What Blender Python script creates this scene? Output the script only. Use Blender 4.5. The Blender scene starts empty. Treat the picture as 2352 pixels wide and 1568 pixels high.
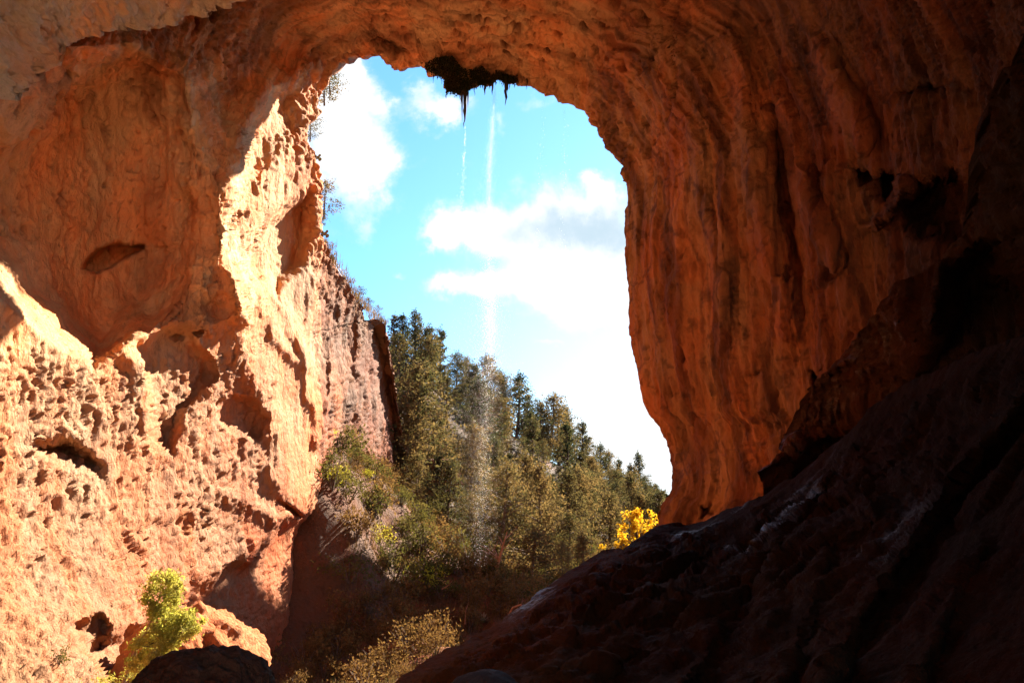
import bpy, math, random
import numpy as np
from mathutils import Vector
random.seed(7); RNG = np.random.default_rng(7)
SC = bpy.context.scene
COL = SC.collection

# ------------------------------------------------------------------ camera, sky, sun, exposure
PITCH = math.radians(14.0)
cd = bpy.data.cameras.new('camera'); cam = bpy.data.objects.new('camera', cd); COL.objects.link(cam)
cam.location = (0, 0, 0); cam.rotation_euler = (math.pi/2 + PITCH, 0, 0)
cd.lens = 28.0; cd.sensor_width = 36.0; cd.clip_start = 0.1; cd.clip_end = 6000
SC.camera = cam
SUN_AZ, SUN_EL = math.radians(36.5), math.radians(36.9)
SC.view_settings.view_transform = 'Standard'; SC.view_settings.look = 'None'
SC.view_settings.exposure = 2.28; SC.view_settings.gamma = 1.0
SC.cycles.use_denoising = True; SC.cycles.max_bounces = 9; SC.cycles.diffuse_bounces = 7
SC.cycles.glossy_bounces = 3; SC.cycles.transmission_bounces = 4; SC.cycles.sample_clamp_indirect = 6
SC.cycles.caustics_reflective = False; SC.cycles.caustics_refractive = False
sl = bpy.data.lights.new('sun', 'SUN'); sl.energy = 4.8; sl.angle = math.radians(0.5); sl.color = (1.0, 0.84, 0.70)
sun = bpy.data.objects.new('sun', sl); COL.objects.link(sun)
SUNV = np.array([math.sin(SUN_AZ)*math.cos(SUN_EL), math.cos(SUN_AZ)*math.cos(SUN_EL), math.sin(SUN_EL)])
sun.rotation_euler = Vector(-SUNV).to_track_quat('-Z', 'Y').to_euler()

CP, SP = math.cos(PITCH), math.sin(PITCH)
FX = 1829.33
def Pw(x, y, d):                      # photo direction (2352-wide units) + distance along the axis -> world
    u = (np.asarray(x, float)-1176)/FX; v = (784-np.asarray(y, float))/FX; d = np.asarray(d, float)
    return np.stack([u*d, d*(CP-v*SP), d*(SP+v*CP)], -1)
def dirw(x, y):
    p = Pw(x, y, 1.0); return p/np.linalg.norm(p)

class NT:
    def __init__(s, tree): s.t = tree; s.n = tree.nodes; s.l = tree.links; s.n.clear()
    def __call__(s, kind, props=None, **ins):
        nd = s.n.new(kind)
        for k, v in (props or {}).items(): setattr(nd, k, v)
        for k, v in ins.items():
            key = int(k[1:]) if k[0] == 'i' and k[1:].isdigit() else k.replace('_', ' ')
            sock = nd.inputs[key]
            if isinstance(v, bpy.types.NodeSocket): s.l.new(v, sock)
            else: sock.default_value = v
        return nd
    def m(s, op, a, b=0.0, c=0.0): return s('ShaderNodeMath', {'operation': op}, i0=a, i1=b, i2=c).outputs[0]
    def v(s, op, a, b=(0, 0, 0), out=0): return s('ShaderNodeVectorMath', {'operation': op}, i0=a, i1=b).outputs[out]
    def ss(s, x, a, b):
        return s('ShaderNodeMapRange', {'interpolation_type': 'SMOOTHSTEP'}, Value=x, From_Min=a, From_Max=b).outputs[0]
    def mix(s, f, a, b, mode='MIX'):
        nd = s.n.new('ShaderNodeMix'); nd.data_type = 'RGBA'; nd.blend_type = mode
        for i, val in ((0, f), (6, a), (7, b)):
            if isinstance(val, bpy.types.NodeSocket): s.l.new(val, nd.inputs[i])
            else: nd.inputs[i].default_value = val if i == 0 else (*val, 1.0)
        return nd.outputs[2]
    def noise(s, vec, scale, detail=4, rough=0.55, dist=0.0, fac=True):
        nd = s('ShaderNodeTexNoise', None, Vector=vec, Scale=scale, Detail=detail, Roughness=rough, Distortion=dist)
        return nd.outputs[0 if fac else 1]

def build_world():
    w = bpy.data.worlds.new('World'); SC.world = w; w.use_nodes = True
    N = NT(w.node_tree)
    sky = N('ShaderNodeTexSky', {'sky_type': 'NISHITA', 'sun_disc': False, 'sun_elevation': SUN_EL, 'sun_rotation': SUN_AZ,
                                 'altitude': 1400.0, 'air_density': 1.0, 'dust_density': 0.7, 'ozone_density': 2.0})
    g = N('ShaderNodeTexCoord').outputs['Generated']
    nrm = N.v('NORMALIZE', g)
    n1 = N.noise(nrm, 5.0, 7, 0.60, 0.25, fac=False)
    wv = N.v('SUBTRACT', n1, (0.5, 0.5, 0.5)); wv = N.v('MULTIPLY', wv, (0.16, 0.16, 0.16))
    n1b = N.noise(nrm, 22.0, 6, 0.65, 0.0, fac=False)
    wv2 = N.v('SUBTRACT', n1b, (0.5, 0.5, 0.5)); wv2 = N.v('MULTIPLY', wv2, (0.05, 0.05, 0.05))
    q = N.v('ADD', N.v('ADD', nrm, wv), wv2)
    def blobs(lst, vec):
        tot = None
        for (x, y, rx, ry, wt) in lst:
            c = dirw(x, y); r = dirw(x+30, y)-dirw(x-30, y); r /= np.linalg.norm(r); u = dirw(x, y-30)-dirw(x, y+30); u /= np.linalg.norm(u)
            dlt = N.v('SUBTRACT', vec, tuple(c))
            a = N.m('MULTIPLY', N.v('DOT_PRODUCT', dlt, tuple(r), out=1), FX/rx)
            b = N.m('MULTIPLY', N.v('DOT_PRODUCT', dlt, tuple(u), out=1), FX/ry)
            r2 = N.m('ADD', N.m('MULTIPLY', a, a), N.m('MULTIPLY', b, b))
            e = N.m('MULTIPLY', N.m('EXPONENT', N.m('MULTIPLY', r2, -1.0)), wt)
            tot = e if tot is None else N.m('ADD', tot, e)
        return tot
    dense = blobs([(765, 290, 85, 125, 1.5), (760, 180, 75, 60, 1.2), (835, 375, 45, 40, 1.0), (830, 170, 35, 50, .6), (885, 245, 26, 32, .55),
                   (990, 255, 50, 40, .75), (1045, 270, 42, 32, .85), (975, 200, 28, 25, .45), (1165, 285, 18, 32, .45), (1250, 215, 60, 25, .4),
                   (1090, 505, 85, 45, 1.3), (1025, 525, 50, 32, 1.0), (1230, 530, 110, 62, 1.4), (1370, 540, 110, 85, 1.5), (1060, 655, 75, 26, .9),
                   (1200, 650, 130, 40, 1.3), (1370, 680, 110, 50, 1.4), (1415, 430, 32, 26, .9), (1262, 785, 34, 14, .5), (1500, 1000, 200, 170, 1.0),
                   (800, 500, 20, 35, .32), (905, 605, 18, 12, .4), (2600, 300, 500, 400, .8), (-300, 200, 500, 300, .8)], q)
    n2 = N.noise(nrm, 30.0, 8, 0.62)
    den = N.m('ADD', dense, N.m('MULTIPLY', N.m('SUBTRACT', n2, 0.5), 0.9))
    fac = N.ss(den, 0.12, 1.0)
    fac = N.m('MULTIPLY', fac, 0.96)
    grey = blobs([(1330, 520, 130, 42, 1.0), (1440, 545, 100, 50, .9), (1200, 525, 60, 25, .45)], q)
    ccol = N.mix(N.ss(N.m('ADD', grey, N.m('MULTIPLY', N.m('SUBTRACT', n2, 0.5), 1.1)), -0.1, 1.5), (3.7, 3.75, 3.8), (2.05, 2.55, 2.85))
    # haze brightening towards the low right of the sky, nearer the sun
    hz = blobs([(1550, 1000, 430, 420, 1.0)], nrm)
    base = N.mix(1.0, sky.outputs[0], (0.60, 0.98, 1.10), 'MULTIPLY')
    base = N.mix(N.m('MULTIPLY', hz, 0.85), base, (4.0, 4.25, 4.4))
    col = N.mix(fac, base, ccol)
    bg = N('ShaderNodeBackground', None, Color=col, Strength=0.066)
    out = N('ShaderNodeOutputWorld', None, Surface=bg.outputs[0])
build_world()

# ------------------------------------------------------------------ numpy helpers
def h3(ix, iy, iz, seed=0):
    h = (ix.astype(np.uint32)*np.uint32(374761393)) ^ (iy.astype(np.uint32)*np.uint32(668265263)) ^ (iz.astype(np.uint32)*np.uint32(2147483647-1640531)) ^ np.uint32(seed*2654435 & 0xffffffff)
    h = (h ^ (h >> np.uint32(13)))*np.uint32(1274126177); h ^= h >> np.uint32(16); h *= np.uint32(2246822519); h ^= h >> np.uint32(13)
    return h
def hf(h): return (h & np.uint32(0xffffff)).astype(np.float32)/16777216.0
def vn(P, seed=0):
    P = np.asarray(P, np.float32); I = np.floor(P).astype(np.int64); F = P-I; F = F*F*F*(F*(F*6-15)+10)
    x, y, z = I[:, 0], I[:, 1], I[:, 2]; fx, fy, fz = F[:, 0], F[:, 1], F[:, 2]
    def c(a, b, e): return hf(h3(x+a, y+b, z+e, seed))
    x00 = c(0,0,0)*(1-fx)+c(1,0,0)*fx; x10 = c(0,1,0)*(1-fx)+c(1,1,0)*fx
    x01 = c(0,0,1)*(1-fx)+c(1,0,1)*fx; x11 = c(0,1,1)*(1-fx)+c(1,1,1)*fx
    return ((x00*(1-fy)+x10*fy)*(1-fz)+(x01*(1-fy)+x11*fy)*fz)*2-1
def fbm(P, oct=4, seed=0, gain=0.5, ridged=False):
    a, t, tot = 1.0, 0.0, 0.0; P = np.asarray(P, np.float32)
    for i in range(oct):
        n = vn(P*(2.03**i)+i*17.3, seed+i)
        if ridged: n = 1-2*np.abs(n)
        t = t+a*n; tot += a; a *= gain
    return t/tot
def worley(P, seed=0):
    P = np.asarray(P, np.float32); I = np.floor(P).astype(np.int64); F = P-I
    d1 = np.full(len(P), 9.0, np.float32); idr = np.zeros(len(P), np.float32)
    for a in (-1, 0, 1):
        for b in (-1, 0, 1):
            for c in (-1, 0, 1):
                h = h3(I[:, 0]+a, I[:, 1]+b, I[:, 2]+c, seed)
                ox = (h & np.uint32(1023)).astype(np.float32)/1023; oy = ((h >> np.uint32(10)) & np.uint32(1023)).astype(np.float32)/1023; oz = ((h >> np.uint32(20)) & np.uint32(1023)).astype(np.float32)/1023
                d = (a+ox-F[:, 0])**2+(b+oy-F[:, 1])**2+(c+oz-F[:, 2])**2
                m = d < d1; d1 = np.where(m, d, d1); idr = np.where(m, hf(h*np.uint32(2654435761)), idr)
    return np.sqrt(d1), idr
def sst(x, a, b):
    t = np.clip((x-a)/(b-a), 0, 1); return t*t*(3-2*t)
class RBF:
    def __init__(s, pts, vals, c):
        s.p = np.asarray(pts, float); s.c = c; v = np.asarray(vals, float); n, dm = s.p.shape
        K = np.sqrt(((s.p[:, None]-s.p[None])**2).sum(-1)+c*c)
        A = np.zeros((n+1, n+1)); A[:n, :n] = K; A[:n, n] = 1; A[n, :n] = 1
        s.w = np.linalg.solve(A+np.eye(n+1)*1e-9, np.append(v, 0))
    def __call__(s, q):
        q = np.asarray(q, float); o = np.empty(len(q))
        for i in range(0, len(q), 60000):
            k = q[i:i+60000]; o[i:i+60000] = np.sqrt(((k[:, None]-s.p[None])**2).sum(-1)+s.c**2)@s.w[:-1]+s.w[-1]
        return o
class DepthMap:                                     # RBF of log distance, sampled on a coarse grid
    def __init__(s, pts, c=60.0):
        a = np.array(pts, float); s.r = RBF(a[:, :2], np.log(a[:, 2]), c)
        s.x0, s.y0, s.st = -1000.0, -1100.0, 20.0; nx, ny = 215, 190; s.nx, s.ny = nx, ny
        X, Y = np.meshgrid(s.x0+np.arange(nx)*s.st, s.y0+np.arange(ny)*s.st)
        s.g = s.r(np.stack([X.ravel(), Y.ravel()], -1)).reshape(ny, nx)
    def __call__(s, x, y):
        x = np.asarray(x, float); y = np.asarray(y, float)
        fx = np.clip((x-s.x0)/s.st, 0, s.nx-1.001); fy = np.clip((y-s.y0)/s.st, 0, s.ny-1.001); i = fx.astype(int); j = fy.astype(int); fx = fx-i; fy = fy-j; g = s.g
        fx = fx*fx*(3-2*fx)*.35+fx*.65; fy = fy*fy*(3-2*fy)*.35+fy*.65
        return np.exp((g[j, i]*(1-fx)+g[j, i+1]*fx)*(1-fy)+(g[j+1, i]*(1-fx)+g[j+1, i+1]*fx)*fy)
def polysd(x, y, poly):                             # signed distance, positive inside
    P = np.array(poly, float); x = np.asarray(x, float); y = np.asarray(y, float)
    out = np.full(x.shape, -1e3); m = (x > P[:, 0].min()-150) & (x < P[:, 0].max()+150) & (y > P[:, 1].min()-150) & (y < P[:, 1].max()+150)
    xs, ys = x[m], y[m]; d = np.full(xs.shape, 1e9); ins = np.zeros(xs.shape, bool)
    for i in range(len(P)):
        a, b = P[i-1], P[i]; e = b-a; t = np.clip(((xs-a[0])*e[0]+(ys-a[1])*e[1])/(e@e), 0, 1)
        d = np.minimum(d, np.hypot(xs-a[0]-t*e[0], ys-a[1]-t*e[1]))
        c = (a[1] > ys) != (b[1] > ys)
        with np.errstate(divide='ignore', invalid='ignore'): xi = (b[0]-a[0])*(ys-a[1])/(b[1]-a[1])+a[0]
        ins ^= c & (xs < xi)
    out[m] = np.where(ins, d, -d); return out
def linesd(x, y, pts):                              # distance to an open polyline
    P = np.array(pts, float); d = np.full(np.shape(x), 1e9)
    for i in range(1, len(P)):
        a, b = P[i-1], P[i]; e = b-a; t = np.clip(((x-a[0])*e[0]+(y-a[1])*e[1])/(e@e), 0, 1)
        d = np.minimum(d, np.hypot(x-a[0]-t*e[0], y-a[1]-t*e[1]))
    return d

# ------------------------------------------------------------------ object helpers
def setp(o, label=None, cat=None, group=None, kind=None):
    for k, v in (('label', label), ('category', cat), ('group', group), ('kind', kind)):
        if v: o[k] = v
    return o
def mesh_obj(name, V, faces, mat, parent=None, colors=None, smooth=False, mesh_only=False):
    V = np.asarray(V, np.float32); me = bpy.data.meshes.new(name)
    F = np.asarray(faces, np.int32); k = F.shape[1]
    me.vertices.add(len(V)); me.vertices.foreach_set('co', V.ravel())
    me.loops.add(F.size); me.loops.foreach_set('vertex_index', F.ravel())
    me.polygons.add(len(F)); me.polygons.foreach_set('loop_start', np.arange(0, F.size, k, dtype=np.int32))
    me.polygons.foreach_set('use_smooth', np.full(len(F), smooth)) 
    me.update(calc_edges=True)
    if colors is not None:
        ca = me.color_attributes.new('tint', 'FLOAT_COLOR', 'POINT'); c4 = np.full((len(V), 4), .1, np.float32); c4[:, :np.shape(colors)[1]] = colors; ca.data.foreach_set('color', c4.ravel())
    me.materials.append(mat)
    if mesh_only: return me
    o = bpy.data.objects.new(name, me); COL.objects.link(o)
    if parent: o.parent = parent
    return o
def empty(name, loc, rz=0.0, s=1.0):
    e = bpy.data.objects.new(name, None); COL.objects.link(e); e.location = loc; e.rotation_euler = (0, 0, rz); e.scale = (s, s, s) if np.isscalar(s) else s
    e.empty_display_size = .3; return e
def child(name, me, parent, loc=(0, 0, 0)):
    o = bpy.data.objects.new(name, me); COL.objects.link(o); o.parent = parent; o.location = loc; return o
def tube(pts, rad, n=6):                            # tapered tube -> verts, quads
    pts = np.asarray(pts, float); rad = np.asarray(rad, float); V = []; Fc = []
    for i, p in enumerate(pts):
        t = pts[min(i+1, len(pts)-1)]-pts[max(i-1, 0)]; t /= np.linalg.norm(t)+1e-9
        a = np.cross(t, [0.31, 0.17, 0.93] if abs(t[2]) < .9 else [1, 0, .1]); a /= np.linalg.norm(a); b = np.cross(t, a)
        for k in range(n):
            an = 2*math.pi*k/n; V.append(p+rad[i]*(a*math.cos(an)+b*math.sin(an)))
    for i in range(len(pts)-1):
        for k in range(n): Fc.append((i*n+k, i*n+(k+1) % n, (i+1)*n+(k+1) % n, (i+1)*n+k))
    return np.array(V), np.array(Fc)
def join(parts):
    V, F, o = [], [], 0
    for v, f in parts: V.append(v); F.append(np.asarray(f)+o); o += len(v)
    return np.concatenate(V), np.concatenate(F)
def leaves(C, size, rng, jitter=.5, aspect=.45, up=0.0):          # one leaf-sized quad at each centre
    n = len(C); a = rng.normal(size=(n, 3)); a[:, 2] += up; a /= np.linalg.norm(a, axis=1)[:, None]
    b = rng.normal(size=(n, 3)); b -= (a*b).sum(1)[:, None]*a; b /= np.linalg.norm(b, axis=1)[:, None]
    s = (size*(1-jitter+2*jitter*rng.random(n)))[:, None]; a = a*s*.5; b = b*s*aspect*.5
    V = np.stack([C-a, C+b*1.0-a*.1, C+a, C-b-a*.1], 1).reshape(-1, 3)
    return V, np.arange(4*n).reshape(n, 4)

# ------------------------------------------------------------------ materials
def new_mat(name):
    m = bpy.data.materials.new(name); m.use_nodes = True; return m, NT(m.node_tree)
def rock_mat(name, wet=0.0, stretch=(1, 1, .45), fine=1.0, dark=(0.55, 0.45, 0.38), bump=0.06, rough=.85, stain=.5, spec=.25):
    m, N = new_mat(name)
    co = N('ShaderNodeTexCoord').outputs['Object']
    st = N.v('MULTIPLY', co, stretch)
    tint = N('ShaderNodeAttribute', {'attribute_name': 'tint'}).outputs['Color']
    a = N.noise(st, .35, 5, .6, .3); b = N.noise(st, 1.7*fine, 6, .68, .2); c = N.noise(st, 6.0*fine, 5, .65)
    col = N.mix(N.ss(a, .38, .66), tint, N.mix(1.0, tint, (1.22, .80, .58), 'MULTIPLY'))
    col = N.mix(N.m('MULTIPLY', N.ss(b, .5, .72), stain), col, N.mix(1.0, tint, dark, 'MULTIPLY'))
    col = N.mix(N.m('MULTIPLY', N.ss(c, .5, .75), .45), col, N.mix(1.0, tint, (1.25, 1.22, 1.2), 'MULTIPLY'))
    streak = N.noise(N.v('MULTIPLY', co, (1.6, 1.6, .16)), 1.0, 4, .6, .4)
    col = N.mix(N.m('MULTIPLY', N.ss(streak, .56, .72), stain*.9), col, N.mix(1.0, tint, (.42, .36, .33), 'MULTIPLY'))
    vor = N('ShaderNodeTexVoronoi', {'feature': 'F1'}, Vector=N.v('ADD', st, N.v('MULTIPLY', N.noise(co, 1.5, 3, .6, fac=False), (.5, .5, .5))), Scale=3.2*fine)
    hgt = N.m('ADD', N.m('MULTIPLY', vor.outputs['Distance'], -.55), N.m('ADD', N.m('MULTIPLY', c, 1.1), N.m('MULTIPLY', b, 1.5)))
    bp = N('ShaderNodeBump', None, Strength=1.0, Distance=bump*2.2, Height=hgt)
    if wet > 0:
        w2 = N.noise(co, 2.2, 4, .65, .4); al = N('ShaderNodeAttribute', {'attribute_name': 'tint'}).outputs['Alpha']
        wf = N.m('MULTIPLY', N.m('MULTIPLY', al, N.ss(w2, .36, .62)), wet)
        r = N.m('SUBTRACT', rough, N.m('MULTIPLY', wf, rough-.17))
        sp = N.m('ADD', .015, N.m('MULTIPLY', wf, .5))
        p = N('ShaderNodeBsdfPrincipled', None, Base_Color=col, Roughness=r, Specular_IOR_Level=sp, Normal=bp.outputs[0])
    else:
        p = N('ShaderNodeBsdfPrincipled', None, Base_Color=col, Roughness=rough, Specular_IOR_Level=spec, Normal=bp.outputs[0])
    N('ShaderNodeOutputMaterial', None, Surface=p.outputs[0]); return m
def leaf_mat(name, c1, c2, trans=.35, var=.5, scale=.7):
    m, N = new_mat(name)
    co = N('ShaderNodeTexCoord').outputs['Object']; oi = N('ShaderNodeObjectInfo')
    nz = N.noise(co, scale, 3, .6); w = N.m('ADD', N.ss(nz, .35, .65), N.m('MULTIPLY', N.m('SUBTRACT', oi.outputs['Random'], .5), var))
    w = N.m('MINIMUM', N.m('MAXIMUM', w, 0.0), 1.0)
    col = N.mix(w, c1, c2)
    vr = N.noise(co, 14.0, 2, .5); col = N.mix(N.ss(vr, .35, .7), N.mix(1.0, col, (.62, .62, .62), 'MULTIPLY'), col)
    d = N('ShaderNodeBsdfDiffuse', None, Color=col); t = N('ShaderNodeBsdfTranslucent', None, Color=N.mix(1.0, col, (1.35, 1.25, .7), 'MULTIPLY'))
    mx = N('ShaderNodeMixShader', None, i0=trans, i1=d.outputs[0], i2=t.outputs[0])
    N('ShaderNodeOutputMaterial', None, Surface=mx.outputs[0]); return m
def plain_mat(name, c1, c2, rough=.8, scale=6.0, metallic=0.0, spec=.3):
    m, N = new_mat(name); co = N('ShaderNodeTexCoord').outputs['Object']
    n = N.noise(co, scale, 4, .6); col = N.mix(N.ss(n, .3, .7), c1, c2)
    bp = N('ShaderNodeBump', None, Strength=.6, Distance=.02, Height=n)
    p = N('ShaderNodeBsdfPrincipled', None, Base_Color=col, Roughness=rough, Metallic=metallic, Specular_IOR_Level=spec, Normal=bp.outputs[0])
    N('ShaderNodeOutputMaterial', None, Surface=p.outputs[0]); return m
M_CAVE = rock_mat('travertine_rock', stain=.45)
M_OVER = rock_mat('pale_ceiling_rock', stretch=(1, .5, 1), stain=.3, fine=1.6)
M_WET = rock_mat('wet_dark_rock', wet=1.0, stretch=(1, 1, .6), fine=1.5, bump=.035, rough=.7, stain=.6)
M_MOUND = rock_mat('orange_mound_rock', fine=2.0, bump=.04, stain=.4)
M_BARK = plain_mat('grey_brown_bark', (.10, .07, .05), (.17, .13, .10))
M_SNAG = plain_mat('bleached_red_wood', (.34, .17, .10), (.42, .25, .17))
M_JUN = leaf_mat('juniper_foliage', (.085, .088, .052), (.225, .165, .095), .42, .95)
M_PINE = leaf_mat('dark_conifer_foliage', (.058, .072, .046), (.150, .128, .075), .4, .9)
M_OLIVE = leaf_mat('olive_shrub_leaves', (.10, .105, .04), (.16, .14, .06), .4)
M_DRY = leaf_mat('dry_brown_shrub_leaves', (.17, .105, .055), (.24, .16, .08), .4)
M_LIME = leaf_mat('yellow_green_leaves', (.40, .42, .06), (.52, .47, .09), .55)
M_SAP = leaf_mat('bright_sapling_leaves', (.42, .43, .12), (.58, .55, .20), .55)
M_GOLD = leaf_mat('golden_autumn_leaves', (.62, .36, .03), (.80, .60, .06), .6, scale=1.5)
M_RUST = leaf_mat('orange_autumn_leaves', (.60, .20, .03), (.70, .32, .05), .55)
M_MOSS = leaf_mat('dark_hanging_moss', (.022, .034, .010), (.055, .045, .018), .25)
M_STAL = plain_mat('dark_moss_stalactite', (.020, .014, .010), (.050, .030, .018))
M_GRASS = leaf_mat('dry_grass_blades', (.16, .11, .05), (.24, .17, .085), .45)

# ------------------------------------------------------------------ rock sheets traced around an edge
def sheet(keys, seg, ns, p, depth, wrap, closed=False, smax=1.0):
    """keys: [(edge x,y, outer x,y, wrap vec)]; returns x,y grids, 3D base grid incl. wrap rows (first rows)"""
    K = [np.array(k[:4], float) for k in keys]; W = [np.array(k[4], float) for k in keys]
    if closed: K.append(K[0]); W.append(W[0])
    E, O, WV = [], [], []
    for i in range(len(K)-1):
        mid = lambda k: k[:2]*.62+k[2:]*.38
        n = max(2, int(np.linalg.norm(mid(K[i+1])-mid(K[i]))/seg)); t = np.linspace(0, 1, n, endpoint=False)[:, None]
        q = K[i]*(1-t)+K[i+1]*t; E.append(q[:, :2]); O.append(q[:, 2:]); WV.append(W[i]*(1-t)+W[i+1]*t)
    if not closed: E.append(K[-1][None, :2]); O.append(K[-1][None, 2:]); WV.append(W[-1][None])
    E, O, WV = np.concatenate(E), np.concatenate(O), np.concatenate(WV)
    # smooth the outer correspondence a little so that the rows stay even
    s = (np.linspace(0, 1, ns)**p)[None, :, None]
    XY = E[:, None]*(1-s)+O[:, None]*s
    D = depth(XY[..., 0], XY[..., 1]); B = Pw(XY[..., 0], XY[..., 1], D)
    rows = [B[:, 0]+WV*w+np.array([0, b, 0]) for w, b in wrap]
    Wp = np.stack(rows[::-1], 1); nt = len(E)
    return E, XY, B, Wp
def grid_normals(G, closed):
    if closed: gt = np.roll(G, -1, 0)-np.roll(G, 1, 0)
    else: gt = np.gradient(G, axis=0)
    gs = np.gradient(G, axis=1); n = np.cross(gt, gs); n /= np.linalg.norm(n, axis=-1)[..., None]+1e-9
    flip = (n*G).sum(-1) > 0; n[flip] *= -1              # towards the camera at the origin
    return n
def grid_faces(nt, ns, closed):
    i = np.arange(nt if closed else nt-1)[:, None]; j = np.arange(ns-1)[None]; i2 = (i+1) % nt
    return np.stack([(i*ns+j), (i*ns+j+1), (i2*ns+j+1), (i2*ns+j)], -1).reshape(-1, 4)

# the big cave: left wall, vault and right-hand pillar are one rock
CAVE_D = [(-700,-900,24),(-700,0,20),(-700,700,19),(-700,1400,17),(-700,2000,13),(0,0,33),(0,300,30),(0,675,28),(0,1000,28),(0,1300,26),(0,1568,22),(0,2200,14),
 (200,0,38),(200,300,35),(200,600,34),(200,1000,33.5),(200,1300,31),(200,1568,26),(200,2200,17),(400,0,46),(400,300,42),(400,600,41),(400,1000,40.5),(400,1300,38.5),(400,1500,35),(400,1700,30),
 (520,100,50),(520,400,46.5),(530,700,46),(520,1000,46),(520,1300,44),(520,1568,38),(620,100,56),(620,300,52.5),(620,600,52),(620,900,52),(620,1200,50.5),(620,1500,46),(620,1700,42),
 (735,200,61.5),(725,400,61),(735,600,62),(720,900,60),(720,1150,58),(720,1400,54),(720,1600,48),(840,720,76),(830,900,74),(820,1040,74),(900,900,90),(940,1140,98),(900,1300,85),(850,1500,65),
 (960,1300,90),(1000,1500,72),(1250,1600,62),(1500,1450,60),(850,118,62),(800,60,58),(750,0,54),(600,0,51),(700,-300,42),(972,145,62),(972,50,58),(972,-50,53),
 (1091,196,62),(1100,100,59),(1100,0,54),(1100,-200,46),(1100,-600,34),(1100,-900,28),(1279,215,59),(1300,100,56),(1350,0,51),(1500,-300,38),(1500,-900,24),
 (1366,273,56),(1440,381,53),(1455,600,51),(1498,941,49),(1550,1060,47.5),(1519,1202,46),(1600,1300,44),(1560,1400,46),(1500,200,49),(1550,400,47),(1550,700,46),(1570,900,45),(1620,1100,43),
 (1700,0,42),(1700,400,41),(1700,800,40),(1750,1100,38),(1900,0,35),(1900,400,34.5),(1900,800,34),(1950,1100,32),(2100,0,29),(2100,500,29),(2100,1000,28.5),
 (2352,0,23),(2352,500,23),(2352,1000,22),(2352,1500,18),(3000,-600,13),(3000,0,14),(3000,700,14),(3000,1500,11),(3000,2400,8),(2000,2400,10),(1300,2400,14),(500,2400,13),(-500,2400,10),(2300,-900,17),(300,-900,29)]
cave_rbf = DepthMap(CAVE_D)
FEATS = [  # polygon, depth in m (positive recess), ramp in px inside, ramp offset outside
 ([(-300,180),(0,230),(60,190),(116,110),(300,110),(400,180),(445,300),(452,450),(440,600),(395,700),(300,785),(220,850),(150,805),(60,742),(0,676),(-300,560)], 7.0, 110, 4),
 ([(183,618),(198,588),(240,558),(270,549),(300,557),(343,556),(338,574),(300,595),(262,620),(225,635),(195,633)], 2.6, 16, 1),
 ([(63,1020),(90,1000),(130,985),(175,1000),(218,1035),(238,1075),(228,1100),(190,1080),(140,1062),(95,1045)], 3.2, 48, 5),
 ([(545,655),(560,575),(590,505),(640,455),(700,425),(726,440),(730,520),(715,600),(690,645),(640,700),(600,655)], 3.4, 45, 4),
 ([(565,290),(600,222),(650,190),(690,215),(700,300),(640,375),(585,430),(552,480)], 2.0, 45, 8),
 ([(308,790),(360,742),(440,735),(480,800),(500,870),(470,900),(430,960),(395,1060),(345,1020),(335,900)], 1.7, 30, 3),
 ([(640,1150),(660,1155),(690,1178),(704,1190),(680,1190),(655,1170)], 1.8, 6, 1),([(714,1196),(730,1200),(748,1222),(738,1226),(722,1212)], 1.8, 5, 1),
 ([(640,1200),(560,1285),(430,1342),(405,1400),(430,1600),(800,1600),(800,1250),(740,1165),(690,1185)], 2.6, 40, 4),
 ([(500,925),(540,905),(590,915),(625,960),(600,1010),(540,1000),(505,970)], 1.2, 18, 3),
 ([(395,772),(418,768),(425,776),(402,782)], .8, 5, 1),([(440,762),(465,758),(468,770),(448,772)], .9, 5, 1),
 ([(170,1430),(235,1405),(260,1440),(235,1500),(185,1490)], 1.2, 14, 3),
 ([(190,1490),(290,1440),(420,1440),(440,1600),(270,1600)], 2.0, 30, 6),
 ([(2005,400),(2030,385),(2060,385),(2085,400),(2060,440),(2035,470),(2010,460)], 2.4, 14, 2),([(1965,390),(2005,375),(2015,400),(2000,440),(1975,430)], 1.2, 10, 2),
 ([(2060,470),(2120,400),(2200,375),(2275,385),(2280,480),(2220,570),(2140,560),(2080,520)], 2.6, 40, 5),
 ([(2045,215),(2090,190),(2150,185),(2190,200),(2140,225),(2080,240)], 1.2, 16, 3),
 ([(1770,230),(1800,230),(1820,330),(1835,480),(1850,620),(1835,700),(1815,600),(1790,480),(1775,360)], 1.1, 14, 3),
 ([(1858,850),(1900,848),(1905,885),(1870,890)], 1.0, 12, 3),([(1720,860),(1752,845),(1760,856),(1735,868)], .8, 6, 1),
 ([(860,65),(900,70),(945,110),(935,135),(900,125),(865,100),(835,95)], 2.0, 22, 4),
 ([(1530,100),(1545,60),(1560,0),(1568,0),(1562,80),(1575,200),(1560,262),(1535,285),(1555,240),(1562,170),(1550,110)], .8, 6, 2),
 ([(1608,1160),(1640,1150),(1650,1185),(1612,1190)], .9, 10, 3),
 ([(900,740),(845,738),(838,720),(850,705)], 0, 10, 3),
 ([(853,745),(880,742),(905,900),(930,1050),(945,1140),(915,1120),(890,1000),(872,900),(858,820)], 3.0, 8, 2),
]
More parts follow.
